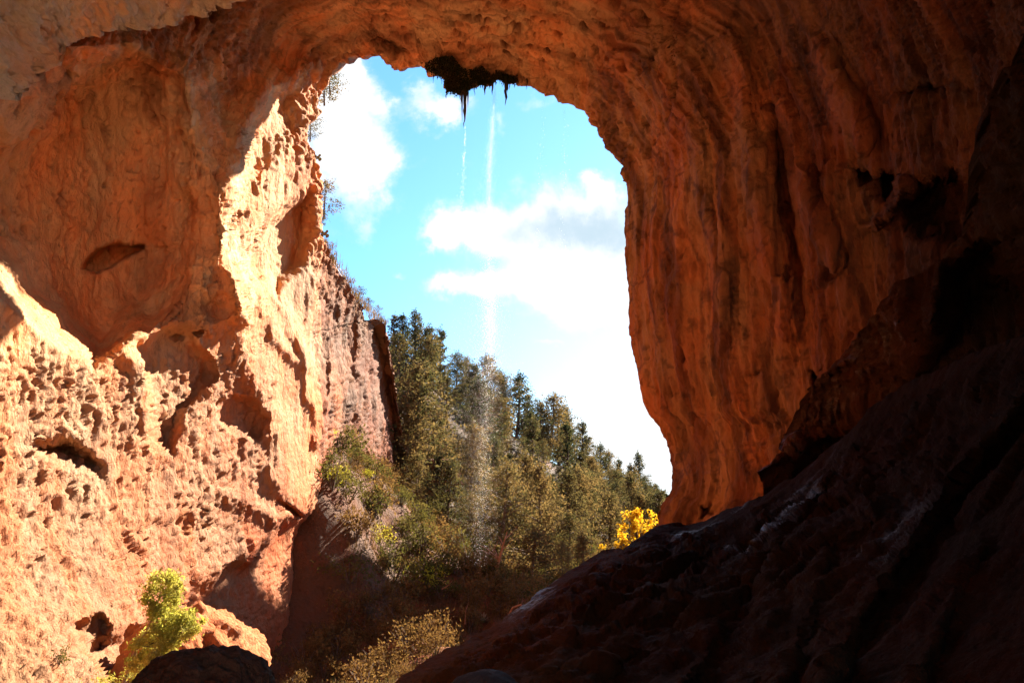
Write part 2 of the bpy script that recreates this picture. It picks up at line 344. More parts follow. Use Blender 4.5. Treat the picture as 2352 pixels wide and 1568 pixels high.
RIDGES = [([(430,170),(470,300),(492,420),(495,560),(480,660)], 1.6, 42), ([(120,130),(220,100),(330,110),(410,180)], .9, 30), # polyline, height (towards viewer, m), half width px
 ([(690,150),(612,215),(560,300),(530,380),(520,450),(522,560),(540,640),(545,720)], 2.2, 30),
 ([(545,640),(560,760),(600,900),(640,1010),(650,1110)], 1.2, 32),
 ([(470,735),(500,745),(540,705)], 1.2, 22),
 ([(735,430),(700,440),(640,480),(590,530),(570,600)], .9, 14),
 ([(280,795),(320,860),(330,950),(318,1010)], .4, 22),
 ([(0,690),(70,760),(160,820),(240,900)], .0, 26),
 ([(450,1180),(500,1130),(560,1150),(640,1210)], .7, 22),
 ([(735,640),(700,760),(715,900),(745,1010)], 1.1, 16),([(780,700),(775,850),(750,1000)], .9, 12),([(830,750),(835,880),(850,1020)], 1.0, 12),
 ([(640,690),(690,780),(720,830)], .8, 16),([(590,680),(615,720),(680,830)], .9, 16),
 ([(1850,420),(1890,520),(1930,600)], .7, 22),([(1900,120),(1940,240),(1980,330)], .8, 26),([(2090,420),(2040,480),(2000,520)], .8, 9),
 ([(1690,100),(1720,300),(1760,520),(1800,760)], .8, 30),([(1600,300),(1640,560),(1680,800)], .5, 22),
]
def cave_depth(x, y):
    d = cave_rbf(x, y); m = np.zeros_like(d)
    wx = x+vn(np.stack([x.ravel()/60, y.ravel()/60, x.ravel()*0], -1), 5).reshape(x.shape)*14; wy = y+vn(np.stack([x.ravel()/60, y.ravel()/60, x.ravel()*0+9], -1), 6).reshape(x.shape)*12
    for i, (poly, dep, ramp, off) in enumerate(FEATS):
        big = ramp > 25
        sd = polysd(wx if big else x, wy if big else y, poly)
        f = sst(sd, -off, ramp)
        if i == 0: tq = np.clip((sd+off)/(215-95*sst(y, 480, 780)), 0, 1); f = 1-(1-tq)**2; f = f*sst(sd, -off, 30)*.3+f*.7
        m += dep*f
    for pl, hgt, w in RIDGES:
        sd = linesd(wx, wy, pl); m -= hgt*np.exp(-(sd/w)**2)
    return d+m
up, bk = (0, .5, .85), (-1, .25, 0)
CAVE_K = [(1519,1202,3100,1500,(.95,.3,0)),(1517,1185,3100,1450,(.95,.3,0)),(1531,1152,3100,1400,(.95,.3,0)),(1546,1135,3100,1350,(.95,.3,0)),(1556,1094,3100,1250,(.95,.3,0)),(1550,1044,3100,1150,(.95,.3,0)),(1537,1011,3100,1050,(.95,.3,0)),
 (1527,974,3100,1000,(.95,.3,0)),(1498,941,3100,950,(.95,.3,0)),(1490,887,3100,870,(.95,.3,0)),(1479,833,3100,800,(.95,.3,0)),(1465,763,3100,700,(.95,.3,0)),(1459,680,3100,600,(.95,.3,0)),
 (1455,600,3100,480,(.95,.3,0)),(1453,560,3100,430,(.95,.3,0)),(1450,547,3100,400,(.95,.3,0)),(1448,469,3100,250,(.9,.35,.1)),(1446,410,3100,80,(.9,.35,.2)),(1440,381,3100,0,(.8,.4,.3)),(1420,352,3100,-150,(.7,.45,.4)),(1401,328,3100,-300,(.6,.5,.5)),
 (1385,301,3100,-450,(.5,.5,.6)),(1366,273,3100,-700,(.4,.5,.7)),(1346,256,2950,-900,(.3,.5,.8)),(1315,236,2650,-900,up),(1286,233,2450,-900,up),(1279,215,2350,-900,up),(1260,218,2200,-900,up),(1244,204,2100,-900,up),(1227,199,2000,-900,up),(1209,194,1900,-900,up),
 (1190,189,1800,-900,up),(1160,187,1650,-900,up),(1140,175,1550,-900,up),(1133,190,1500,-900,up),(1118,197,1420,-900,up),(1104,192,1350,-900,up),(1091,196,1280,-900,up),(1077,203,1200,-900,up),(1056,213,1100,-900,up),(1026,206,950,-900,up),(1019,180,900,-900,up),(1007,168,850,-900,up),
 (989,169,780,-900,up),(977,160,720,-900,up),(972,145,680,-900,up),(958,150,620,-900,up),(933,147,520,-900,up),(923,155,480,-900,up),(908,152,420,-900,up),(891,136,360,-900,up),(877,129,300,-900,up),(865,120,240,-900,up),(854,118,180,-900,up),(842,124,120,-900,up),(828,132,40,-900,up),(815,127,-50,-900,up),
 (801,129,-150,-900,up),(780,142,-350,-900,up),(764,155,-500,-900,(-.3,.5,.6)),(747,183,-700,-750,(-.7,.4,.3)),(733,215,-700,-550,bk),(726,233,-700,-420,bk),(734,258,-700,-280,bk),(706,282,-700,-130,bk),(703,324,-700,0,bk),(708,338,-700,60,bk),(722,359,-700,140,bk),(733,391,-700,230,bk),
 (734,415,-700,300,bk),(734,507,-700,520,bk),(731,532,-700,580,bk),(747,563,-700,660,bk),(764,595,-700,740,bk),(785,633,-700,830,bk),(800,650,-700,880,bk),(815,680,-700,940,bk),(838,706,-700,1010,bk),(842,735,-700,1060,bk),(868,733,-700,1100,bk),(885,745,-700,1140,bk),(897,800,-700,1220,bk),
 (908,860,-700,1290,bk),(913,910,-700,1350,bk),(920,970,-700,1430,bk),(930,1030,-700,1510,bk),(938,1090,-700,1600,bk),(948,1150,-700,1720,bk),(960,1300,-650,2300,(0,.3,-1)),(1000,1500,400,2450,(0,.3,-1)),(1250,1600,1300,2450,(0,.3,-1)),(1500,1450,2300,2450,(0,.3,-1)),(1600,1300,3100,2300,(.3,.3,-1))]
def blend_colors(P2, ctrl, p=3.0, warp=None):
    c = np.array([k[:2] for k in ctrl], float); cc = np.array([k[2:] for k in ctrl], float); out = np.zeros((len(P2), 3)); ws = np.zeros(len(P2))
    for i in range(len(c)):
        w = 1/((np.hypot(P2[:, 0]-c[i, 0], P2[:, 1]-c[i, 1])+40)**p); out += w[:, None]*cc[i]; ws += w
    return out/ws[:, None]
def cave_mesh():
    E, XY, B, W = sheet(CAVE_K, 3.4, 400, 1.35, cave_depth, [(.15, .25), (.6, .7), (1.6, 1.5), (4, 2.5), (9, 3.5), (18, 4), (34, 4)], closed=True)
    nt, ns = B.shape[:2]; n = grid_normals(B, True); P = B.reshape(-1, 3); N_ = n.reshape(-1, 3)
    x = XY[..., 0].ravel(); y = XY[..., 1].ravel()
    srow = np.tile(np.arange(ns), nt)
    edge = np.hypot(x-np.repeat(E[:, 0], ns), y-np.repeat(E[:, 1], ns))       # px from the rim
    tt = np.repeat(np.cumsum(np.r_[0, np.linalg.norm(np.diff(B[:, 60], axis=0), axis=1)]), ns)   # metres along the arch
    dsc = np.linalg.norm(P, axis=1)
    vis = (x > -350) & (x < 2750) & (y > -350) & (y < 1800)
    out = np.zeros(len(P)); 
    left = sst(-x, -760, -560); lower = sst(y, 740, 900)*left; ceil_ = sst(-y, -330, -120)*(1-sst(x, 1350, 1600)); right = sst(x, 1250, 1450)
    Pv = P[vis].astype(np.float32); L = left[vis]; Lo = lower[vis]; Rr = right[vis]; Cc = ceil_[vis]; xv, yv, ev = x[vis], y[vis], edge[vis]
    d = fbm(Pv/np.array([3.0, 3.0, 5.5]), 3, 11)*.34
    wq = Pv+np.stack([vn(Pv*.8, 21), vn(Pv*.8, 22), vn(Pv*.8, 23)], -1)*.45+np.stack([vn(Pv*2.5, 24), vn(Pv*2.5, 25), vn(Pv*2.5, 26)], -1)*.14
    cliff = sst(xv, 690, 760)*(1-sst(xv, 1000, 1050))*sst(yv, 480, 600)
    # vertical flutes on left wall / cliff
    fl = fbm(wq*np.array([1.1, 1.1, .22]), 4, 31, .55, True)
    d -= fl*(.13*L*(1-Lo*.5)+.36*cliff)+fbm(wq*np.array([3., 3., .5]), 3, 35, .6, True)*.16*cliff
    # long flow lines that follow the curve of the vault into the pillar
    flow = np.stack([ev/1829*50/.62+fbm(Pv*.2, 2, 41)*1.1, tt[vis]/9.0, xv*0], -1)
    fl2 = fbm(flow, 4, 45, .6, True)
    d += fl2*.25*np.maximum(Rr, Cc*.7)
    d += fbm(np.stack([ev/1829*50/.26+fbm(Pv*.4, 2, 42)*1.3, tt[vis]/3.2, xv*0], -1), 3, 48, .6, True)*.085*np.maximum(Rr, Cc*.8)
    fl3 = fbm(np.stack([ev/1829*50/2.6+fbm(Pv*.1, 2, 43)*.7, tt[vis]/16, xv*0], -1), 2, 47, .5, True); d += fl3*.38*Rr
    # lumpy cells low on the sunlit wall
    mask = np.maximum(Lo, np.exp(-((xv-520)/90)**2)*(xv < 760))
    mk = mask > .02
    w1, i1 = worley(wq[mk]/np.array([.33, .33, .75]), 3); w2, i2 = worley(wq[mk]/np.array([.17, .17, .36]), 4); am = sst(fbm(Pv[mk]*.28, 3, 36), -.35, .25)
    lump = (np.clip(1-w1*w1*1.4, -.02, 1)*.11*(.2+.9*i1)+np.clip(1-w2*w2*1.5, -.15, 1)*.10*(.3+i2))*(.25+.85*am)+fbm(wq[mk]*np.array([1.9, 1.9, .75]), 5, 33, .6, True)*-.24-fbm(wq[mk]*np.array([3.6, 3.6, 1.7]), 3, 34, .6, True)*.09*(.4+am)
    tmp = np.zeros(len(Pv)); tmp[mk] = lump*mask[mk]; d += tmp
    # knobs along the dripping rim
    knob = np.exp(-(ev/55)**2)*((yv < 420) | (xv < 760))*(xv < 1460); mk = knob > .03
    w3, i3 = worley(wq[mk]/np.array([.55, .7, .8]), 8); tmp = np.zeros(len(Pv)); tmp[mk] = np.clip(1-w3*w3*1.9, -.3, 1)*.36*(.4+i3)*knob[mk]; d += tmp
    # pits and pockets in vault and alcove
    pm = (1-Lo)*(.35+.65*np.maximum(L, Cc))*(1-L*sst(yv, 520, 660))*(1-sst(xv, 560, 640)*(1-sst(-yv, -260, -120))*(1-sst(xv, 1400, 1440))); ps = fbm(Pv*.22, 2, 61)
    w4, i4 = worley(wq/np.array([.95, .95, 1.9])+3, 9)
    pit = sst(-w4, -.40, -.14)*(i4 > .42); d -= pit*.75*pm*sst(ps, -.35, .15)
    w5, i5 = worley(wq/np.array([.42, .42, .55])+5, 10)
    d -= sst(-w5, -.34, -.1)*(i5 > .5)*.26*pm
    d += fbm(wq*2.6, 3, 71, .55)*(.055+.05*L)+fbm(Pv*np.array([7., 7., 4.]), 2, 77)*.035
    d += (fbm(wq*.9, 3, 73, .6, True))*.13*(.5+.8*Cc)*(1-2*L)
    fade = np.ones(len(Pv)); d *= fade
    out[vis] = d
    G = (P+N_*out[:, None]).reshape(nt, ns, 3)
    # rest of the tunnel behind the viewer
    ring = G[:, -1]; back = []
    for k, (f, yy) in enumerate([(1.02, -6), (1.0, -22), (.9, -45), (.02, -60)]):
        q = ring.copy(); q[:, 0] = ring[:, 0]*f; q[:, 2] = ring[:, 2]*f; q[:, 1] = np.minimum(ring[:, 1], yy) if k else (ring[:, 1]*.3+yy*.5); back.append(q)
    W2 = W+ (G[:, :1]-B[:, :1])*np.linspace(0, 1, W.shape[1])[None, :, None]
    ALL = np.concatenate([W2, G, np.stack(back, 1)], 1); tot = ALL.shape[1]
    ctrl = [(100,900,.46,.27,.155),(300,1100,.43,.245,.14),(200,1400,.34,.18,.095),(450,1250,.38,.195,.105),(60,1300,.38,.205,.115),(600,950,.45,.25,.145),(560,700,.42,.235,.13),(560,400,.42,.24,.135),(600,520,.42,.23,.13),(640,800,.40,.21,.12),(250,350,.66,.38,.20),(230,600,.62,.33,.16),(250,720,.56,.28,.13),(500,550,.54,.33,.19),  # light evened out in these colours: sunlit wall toned down, shaded alcove raised
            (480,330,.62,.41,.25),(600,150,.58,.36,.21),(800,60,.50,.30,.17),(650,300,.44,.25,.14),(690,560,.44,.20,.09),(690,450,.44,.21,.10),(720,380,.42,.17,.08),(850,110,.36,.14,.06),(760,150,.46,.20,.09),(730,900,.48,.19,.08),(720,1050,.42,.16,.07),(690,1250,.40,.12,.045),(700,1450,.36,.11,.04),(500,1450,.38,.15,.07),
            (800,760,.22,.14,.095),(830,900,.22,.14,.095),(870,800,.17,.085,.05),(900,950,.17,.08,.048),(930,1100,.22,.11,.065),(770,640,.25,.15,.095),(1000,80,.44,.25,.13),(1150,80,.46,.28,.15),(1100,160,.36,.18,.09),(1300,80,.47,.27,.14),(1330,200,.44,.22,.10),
            (1550,300,.42,.21,.09),(1560,700,.38,.17,.066),(1580,1000,.38,.155,.055),(1700,200,.34,.16,.068),(1750,600,.32,.135,.05),(1700,1000,.40,.155,.05),(1900,600,.20,.08,.033),(1950,300,.17,.072,.032),(2200,200,.115,.05,.023),(2250,500,.06,.027,.014),(2000,50,.135,.06,.027),(2150,350,.12,.05,.022),(1850,150,.20,.09,.04),(2350,100,.10,.045,.022),(2250,700,.010,.007,.005),(2350,800,.008,.006,.004),(2180,760,.02,.012,.008),(2352,650,.008,.006,.004),(1850,900,.30,.12,.045),(40,1540,.34,.18,.09)]  # far right and its black hollow darkened here in place of shade
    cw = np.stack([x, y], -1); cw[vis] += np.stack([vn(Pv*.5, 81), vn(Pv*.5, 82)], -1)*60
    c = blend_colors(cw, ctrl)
    # mineral bands that run with the flow of the vault, dark streaks and pale crusts
    fw = np.stack([ev/1829*50/.8+fbm(Pv*.16, 2, 141)*1.3, tt[vis]/11.0, xv*0], -1); b1 = fbm(fw, 4, 142, .6); b2 = fbm(np.stack([fw[:, 0]*4.5, fw[:, 1]*2.2, fw[:, 2]], -1), 3, 143, .6)
    bm_ = np.maximum(Rr, Cc*.7)[:, None]; dk = sst(b1, .02, .38)[:, None]; lt = sst(-b1, .1, .45)[:, None]; d2_ = sst(b2, .08, .4)[:, None]
    c[vis] *= (1-bm_*dk*np.array([.50, .56, .58]))*(1+bm_*lt*np.array([.28, .36, .45]))*(1-bm_*d2_*np.array([.38, .42, .42]))
    pc = np.maximum(pit*sst(ps, -.35, .15), sst(-w5, -.3, -.1)*(i5 > .5)*.7)*pm; c[vis] *= 1-.5*pc[:, None]*np.array([.7, 1, 1])  # colour darkened inside the pits
    bl = fbm(wq*1.4, 4, 145, .62); c[vis] *= 1-(bm_*.35+.12*(1-Lo)[:, None])*sst(bl, .1, .42)[:, None]
    # stains, and raised parts of the lower wall made lighter
    g = fbm(P[vis]*np.array([.5, .5, .12]), 3, 91)
    c[vis] *= (1-.28*sst(g, .15, .5)[:, None]*np.array([.75, 1, 1.1])*(1-.4*lower[vis])[:, None])
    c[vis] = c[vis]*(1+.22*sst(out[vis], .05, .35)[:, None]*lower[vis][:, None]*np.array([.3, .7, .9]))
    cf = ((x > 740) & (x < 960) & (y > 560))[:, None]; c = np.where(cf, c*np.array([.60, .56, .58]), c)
    c = c*(1-.14*np.maximum(lower, right))[:, None]  # sunlit lower wall and dim right side lowered in the colour
    c = np.minimum(c*(1+.50*((1-right*.75)*(1-.75*lower))[:, None]*np.array([.8, 1.1, 1.0])), .9)  # shaded alcove and vault lightened in the colour, for missing bounce light
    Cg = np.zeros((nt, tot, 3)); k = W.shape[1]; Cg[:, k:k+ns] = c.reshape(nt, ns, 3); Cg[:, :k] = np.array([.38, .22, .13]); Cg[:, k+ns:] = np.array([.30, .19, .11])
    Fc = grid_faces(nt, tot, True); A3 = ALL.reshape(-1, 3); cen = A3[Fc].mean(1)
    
    Fc = Fc[~((cen[:, 1] < -3) & (cen[:, 0] > 3)) & ~((cen[:, 1] < 5) & (cen[:, 0] > 3) & (cen[:, 2] > 2))]     # unseen far mouth behind the viewer's right, opened wide to add fill light
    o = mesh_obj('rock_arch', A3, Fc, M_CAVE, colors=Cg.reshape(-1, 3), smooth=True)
    setp(o, 'huge orange natural rock arch and cave wall framing the sky', 'rock arch', kind='structure'); return o
cave_mesh()

# near ceiling slab at the top left
def sheet_obj(name, keys, dpts, seg, ns, p, wrap, amp, mat, ctrl, label, cat, wetf=None, feats=(), ridges=(), kind='structure', aniso=None, c=60):
    dm = DepthMap(dpts, c)
    def df(x, y):
        d = dm(x, y)
        for poly, dep, ramp, off in feats: d = d+dep*sst(polysd(x, y, poly), -off, ramp)
        for pl, h, w in ridges: d = d-h*np.exp(-(linesd(x, y, pl)/w)**2)
        return d
    E, XY, B, W = sheet(keys, seg, ns, p, df, wrap); nt = len(E); n = grid_normals(B, False); P = B.reshape(-1, 3).astype(np.float32)
    out = amp(P, XY[..., 0].ravel(), XY[..., 1].ravel()); G = (B.reshape(-1, 3)+n.reshape(-1, 3)*out[:, None]).reshape(B.shape)
    W2 = W+(G[:, :1]-B[:, :1]); ALL = np.concatenate([W2, G], 1); k = W.shape[1]
    cc = blend_colors(XY.reshape(-1, 2), ctrl)
    cc = np.concatenate([cc, (wetf(P, XY[..., 0].ravel(), XY[..., 1].ravel()) if wetf else np.full(len(cc), .1))[:, None]], 1).reshape(nt, B.shape[1], 4); Cg = np.concatenate([np.repeat(cc[:, :1], k, 1), cc], 1)
    o = mesh_obj(name, ALL.reshape(-1, 3), grid_faces(nt, ALL.shape[1], False), mat, colors=Cg.reshape(-1, 4), smooth=True)
    setp(o, label, cat, kind=kind); return o
b3 = (-.5, .1, 1.0)
OK = [(-600,300,-1000,-300,b3),(-200,262,-700,-400,b3),(0,211,-520,-500,b3),(49,172,-440,-540,b3),(112,120,-320,-590,b3),(176,84,-220,-630,b3),(225,72,-120,-660,b3),(270,67,-20,-680,b3),(316,65,50,-700,b3),(359,67,100,-720,b3),
      (395,50,150,-740,b3),(422,35,190,-760,b3),(461,25,240,-780,b3),(482,11,280,-800,b3),(530,5,340,-820,b3),(600,-12,430,-850,b3),(800,-80,650,-900,b3)]
def amp_over(P, x, y):
    q = P+np.stack([vn(P, 1), vn(P, 2), vn(P, 3)], -1)*.3
    fl = fbm(q@np.array([[.8, .1, .1], [.3, .35, .1], [.3, .1, 1.5]], np.float32)*1.1, 4, 13, .6, True)
    w, i = worley(q*1.3, 5); d = fbm(P*.35, 3, 14)*.6+fl*.42-sst(-w, -.3, -.08)*(i > .6)*.35+fbm(q*3, 4, 15, .6)*.16
    edge = linesd(x, y, [(k[0], k[1]) for k in OK]); w2, i2 = worley(P/np.array([.7, .7, 1.3]), 6)
    d += np.exp(-(edge/22)**2)*np.clip(1-w2*w2*2, 0, 1)*(i2 > .55)*.55; return d
sheet_obj('rock_overhang', OK, [(-600,300,18),(-200,262,23),(0,211,26),(116,100,30),(300,66,35),(461,25,40),(600,-12,43),(800,-80,44),(0,0,25),(200,0,31),(400,-60,36),(-500,0,15),(-700,-300,12),(0,-400,19),(300,-700,24),(650,-900,30),(-900,0,12)],
          3.6, 190, 1.25, [(.3, .4), (1.2, 1), (3, 2), (8, 3)], amp_over, M_OVER, [(50,60,.76,.60,.40),(350,20,.74,.57,.38),(0,200,.74,.56,.36)], 'pale cream rock overhang at the upper left, nearer than the arch', 'rock overhang',
          feats=[([(82,60),(100,58),(125,40),(132,36),(128,68),(112,76),(95,70)], .9, 8, 2), ([(78,78),(92,72),(100,82),(82,88)], .5, 6, 2)])

# wet foreground slope on the right
rb = (.2, .8, -.6)
RK = [(860,1600,700,2050,rb),(880,1580,800,2050,rb),(920,1548,860,2050,rb),(950,1530,900,2050,rb),(1000,1500,960,2050,rb),(1040,1482,1010,2050,rb),(1060,1480,1040,2050,rb),(1100,1452,1090,2050,rb),(1140,1432,1140,2050,rb),(1180,1398,1200,2050,rb),(1220,1372,1260,2050,rb),(1260,1340,1320,2050,rb),(1300,1308,1380,2050,rb),
 (1340,1283,1440,2050,rb),(1380,1262,1500,2050,rb),(1402,1256,1530,2050,rb),(1420,1255,1550,2050,rb),(1430,1260,1560,2050,rb),(1440,1252,1580,2050,rb),(1470,1230,1630,2050,rb),(1500,1212,1680,2050,rb),(1530,1203,1740,2050,rb),(1555,1198,1780,2050,rb),(1580,1200,1820,2050,rb),(1620,1192,1880,2050,rb),(1660,1175,1950,2050,rb),
 (1700,1160,2030,2050,rb),(1730,1148,2080,2050,rb),(1760,1130,2150,2050,rb),(1820,1095,2250,2050,rb),(1880,1040,2370,2050,rb),(1940,990,2500,2050,rb),(2000,930,2620,2050,rb),(2080,870,2750,2000,rb),(2150,845,2850,1900,rb),(2220,810,2950,1750,rb),(2352,760,3100,1500,rb),(2600,680,3200,1200,rb),(2900,600,3300,900,rb)]
RD = [(880,1580,20),(950,1530,22),(1000,1500,24),(1100,1452,27),(1180,1398,29),(1260,1340,31),(1340,1283,33),(1400,1256,33.5),(1500,1212,34),(1580,1200,35),(1660,1175,33),(1760,1130,30),(1880,1040,28),(2000,930,25),(2080,870,23),(2220,810,18),(2352,760,14),(2600,680,10),(2900,600,8),
 (1180,1568,15),(1180,1480,21),(1400,1400,22),(1400,1568,13),(1600,1300,25),(1600,1568,11),(1800,1200,23),(1800,1400,14),(1800,1568,9),(2000,1100,19),(2000,1300,13),(2000,1568,7.5),(2200,1000,15),(2200,1300,9.5),(2200,1568,6.2),(2352,900,12),(2352,1200,8.5),(2352,1568,5.2),(2700,900,8),(2700,1568,4.2),
 (1000,1568,18),(900,1700,14),(1400,1800,8),(2000,1800,5.6),(2700,1900,3.8),(3100,1500,4)]
DIPA = np.array([-.62, -.28, -.73]); DIPA /= np.linalg.norm(DIPA)
def dipc(P, along, across):                         # coordinates compressed along the dip of the slope
    a = (P@DIPA)[:, None]*DIPA; return (a*along+(P-a)*across).astype(np.float32)
def amp_slope(P, x, y):
    s = np.clip(np.linalg.norm(P, axis=1)/22, .35, 1.2)
    q = P+np.stack([vn(P*.7, 1), vn(P*.7, 2), vn(P*.7, 3)], -1)*.4
    d = fbm(dipc(q, .07, .42), 3, 5, .5, True)*.42*s+fbm(dipc(q, .22, 1.6), 4, 6, .6, True)*.15*s+fbm(dipc(q, 1.2, 5.5), 3, 7, .6)*.05*s+fbm(P*.2, 2, 9)*.3*s
    w, i_ = worley(dipc(q, .55, 1.25), 12); d += np.clip(1-w*w*1.5, 0, 1)*.5*(i_-.15)*s-fbm(q*1.1, 4, 13, .6, True)*.2*s
    e = linesd(x, y, [(k[0], k[1]) for k in RK]); return d*(.18+.82*sst(e, 2, 90))-.1
def wet_slope(P, x, y):
    q = P+np.stack([vn(P*.9, 61), vn(P*.9, 62), vn(P*.9, 63)], -1)*.25
    st = sst(fbm(dipc(q, .22, 1.5), 4, 64, .6), .0, .28)*sst(fbm(P*.25, 2, 65), -.15, .25)
    e = linesd(x, y, [(k[0], k[1]) for k in RK]); reg = np.exp(-((x-1760)/260)**2-((y-1220)/130)**2)+.8*np.exp(-((x-1990)/170)**2-((y-1330)/190)**2)+.55*np.exp(-(e/35)**2)*(x > 1040)*(x < 1800)+.3*np.exp(-((x-1250)/220)**2-((y-1440)/60)**2)
    return np.clip(st*np.clip(reg, 0, 1), 0, 1)
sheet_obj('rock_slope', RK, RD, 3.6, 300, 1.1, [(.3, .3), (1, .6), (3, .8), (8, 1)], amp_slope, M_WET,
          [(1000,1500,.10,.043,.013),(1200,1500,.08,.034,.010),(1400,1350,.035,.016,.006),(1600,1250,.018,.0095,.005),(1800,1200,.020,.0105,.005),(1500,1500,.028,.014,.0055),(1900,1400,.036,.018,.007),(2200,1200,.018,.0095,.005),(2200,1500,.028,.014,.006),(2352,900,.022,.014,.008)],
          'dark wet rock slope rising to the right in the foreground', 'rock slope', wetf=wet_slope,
          feats=[([(1560,1290),(1700,1240),(1760,1270),(1640,1380),(1500,1400),(1470,1350)], 2.2, 60, 10), ([(1660,1400),(1760,1330),(1740,1480),(1640,1600),(1560,1600)], 1.6, 50, 10), ([(1500,1420),(1600,1400),(1620,1500),(1450,1600),(1330,1600)], 1.2, 40, 10)],
          ridges=[([(2352,900),(2200,1080),(2060,1280),(1960,1420),(1880,1600)], 1.3, 26), ([(2250,1250),(2170,1400),(2080,1600)], .7, 22), ([(2000,1180),(1900,1250),(1850,1400),(1790,1600)], .9, 22), ([(1750,1190),(1700,1260),(1640,1350)], .8, 14), ([(1440,1255),(1400,1330),(1340,1420),(1260,1560)], .6, 16), ([(1900,1090),(1800,1240),(1730,1330)], .8, 12)])
# wet buttress behind the slope
rc = (.6, .7, .2)
BK = [(1744,1088,1760,1200,rc),(1760,1072,1790,1210,rc),(1800,1040,1850,1230,rc),(1796,1011,1920,1240,rc),(1821,961,2000,1240,rc),(1854,903,2100,1200,rc),(1885,870,2200,1160,rc),(1916,845,2250,1130,rc),(1950,805,2300,1090,rc),(1978,771,2350,1050,rc),(2010,728,2400,1010,rc),(2040,692,2450,960,rc),(2080,655,2480,920,rc),(2123,622,2520,880,rc),
 (2165,597,2560,850,rc),(2172,560,2600,800,rc),(2212,543,2650,750,rc),(2240,500,2700,700,rc),(2270,464,2750,650,rc),(2277,420,2780,580,rc),(2281,380,2800,500,rc),(2284,311,2820,400,rc),(2318,243,2840,300,rc),(2350,179,2860,200,rc),(2450,0,2950,0,rc),(2600,-200,3000,-200,rc)]
def amp_but(P, x, y):
    q = P+np.stack([vn(P*.7, 1), vn(P*.7, 2), vn(P*.7, 3)], -1)*.35
    d2 = dipc(q, .3, 1.5); return fbm(d2, 4, 16, .55, True)*.28+fbm(dipc(q, .14, .5), 2, 17, .5, True)*.45+fbm(dipc(q, 1.6, 5), 3, 18)*.05
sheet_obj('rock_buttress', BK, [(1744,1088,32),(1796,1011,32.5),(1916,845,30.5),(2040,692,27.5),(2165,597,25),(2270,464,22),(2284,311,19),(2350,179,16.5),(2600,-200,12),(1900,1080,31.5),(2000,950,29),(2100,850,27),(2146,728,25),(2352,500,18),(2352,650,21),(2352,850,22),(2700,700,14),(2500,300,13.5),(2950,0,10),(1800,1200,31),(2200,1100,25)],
          3.8, 200, 1.1, [(.3, .3), (1, .8), (3, 1.5), (8, 2)], amp_but, M_WET, [(1850,950,.08,.038,.022),(2000,800,.07,.035,.02),(2200,560,.045,.028,.013),(2300,400,.035,.024,.012),(2250,700,.012,.008,.005)], 'wet dark rock buttress with shiny streaks beside the arch pillar', 'rock buttress', wetf=lambda P, x, y: sst(fbm(dipc(P, .2, 2.2), 4, 66, .6), -.05, .25)*np.clip(np.exp(-(linesd(x, y, [(1900, 960), (1960, 880), (2010, 800), (2090, 720)])/32)**2)+np.exp(-(linesd(x, y, [(1744, 1086), (1833, 1019)])/12)**2), 0, 1),  # last colour point paints the hollow near black, as deep shade
          feats=[([(2168,630),(2230,560),(2300,500),(2420,470),(2420,900),(2080,900),(2100,840),(2140,760)], 2.2, 50, 4), ([(1840,1010),(1900,985),(2000,960),(2060,900),(2100,1000),(1900,1150),(1760,1150)], 2.0, 25, 3)],
          ridges=[([(1744,1086),(1833,1016),(1890,996)], .8, 9), ([(2165,600),(2150,680),(2140,740)], 1.0, 7)])

# ------------------------------------------------------------------ terrain outside
TP = [(900,820,125),(960,865,135),(1030,910,145),(1110,955,150),(1200,1020,160),(1300,1080,175),(1400,1145,190),(1530,1200,240),
      (950,1200,85),(1050,1250,85),(1150,1350,75),(1300,1340,85),(1450,1290,110),(1550,1270,140),(1000,1080,112),(1150,1150,120),(1300,1200,130),(1450,1210,160),
      (755,1035,66),(775,1100,63.5),(850,1090,76),(945,1175,88),(795,1200,60),(795,1320,56.5),(780,1430,53.5),(740,1500,50),(690,1545,46),(620,1575,42),(900,1290,65),(1000,1350,64),(1100,1420,60),(860,1380,57),(900,1450,53),(850,1510,49),(1050,1500,48),(1000,1470,53),(1180,1470,56),(1300,1420,66),(1520,1140,450),(1400,1150,480),(1300,1180,480)]
tw = Pw(*np.array(TP, float).T); crest = tw[:8].copy(); beh = crest*1.35; beh[:, 2] = crest[:, 2]-14
extra = np.array([(-20, 50, -9), (-24, 58, -8), (-24, 66, -3), (-16, 42, -8.5), (-16, 30, -8), (-5, 30, -9), (10, 30, -9), (-5, 10, -6), (20, 10, -6), (-20, 10, -8), (0, -30, -7), (-40, 40, -8), (-40, 80, 8), (-60, 120, 30), (-70, 180, 50), (40, 60, -6), (50, 90, 0), (60, 130, 6), (90, 200, 20), (120, 80, 10), (-300, 0, 20), (300, 0, 20),
                  (-300, 400, 60), (300, 400, 20), (0, 900, 10), (-900, 900, 60), (900, 900, 30), (-1500, -200, 20), (1500, -200, 20), (-1500, 1500, 20), (1500, 1500, 20), (20, 320, -5), (80, 420, 10)], float)
tz = RBF(np.concatenate([tw[:, :2], beh[:, :2], extra[:, :2]]), np.concatenate([tw[:, 2], beh[:, 2], extra[:, 2]]), 6.0)
def terrain_z(X, Y):
    X = np.atleast_1d(np.asarray(X, float)); Y = np.atleast_1d(np.asarray(Y, float)); z = tz(np.stack([X, Y], -1))
    P = np.stack([X, Y, X*0], -1).astype(np.float32); near = 1-sst(Y, 90, 140)
    z += fbm(P/9, 3, 101)*1.1+fbm(P/2.2, 3, 102, .55, True)*.45*(.5+.5*near)+fbm(P/.8, 2, 103)*.14*near
    return z
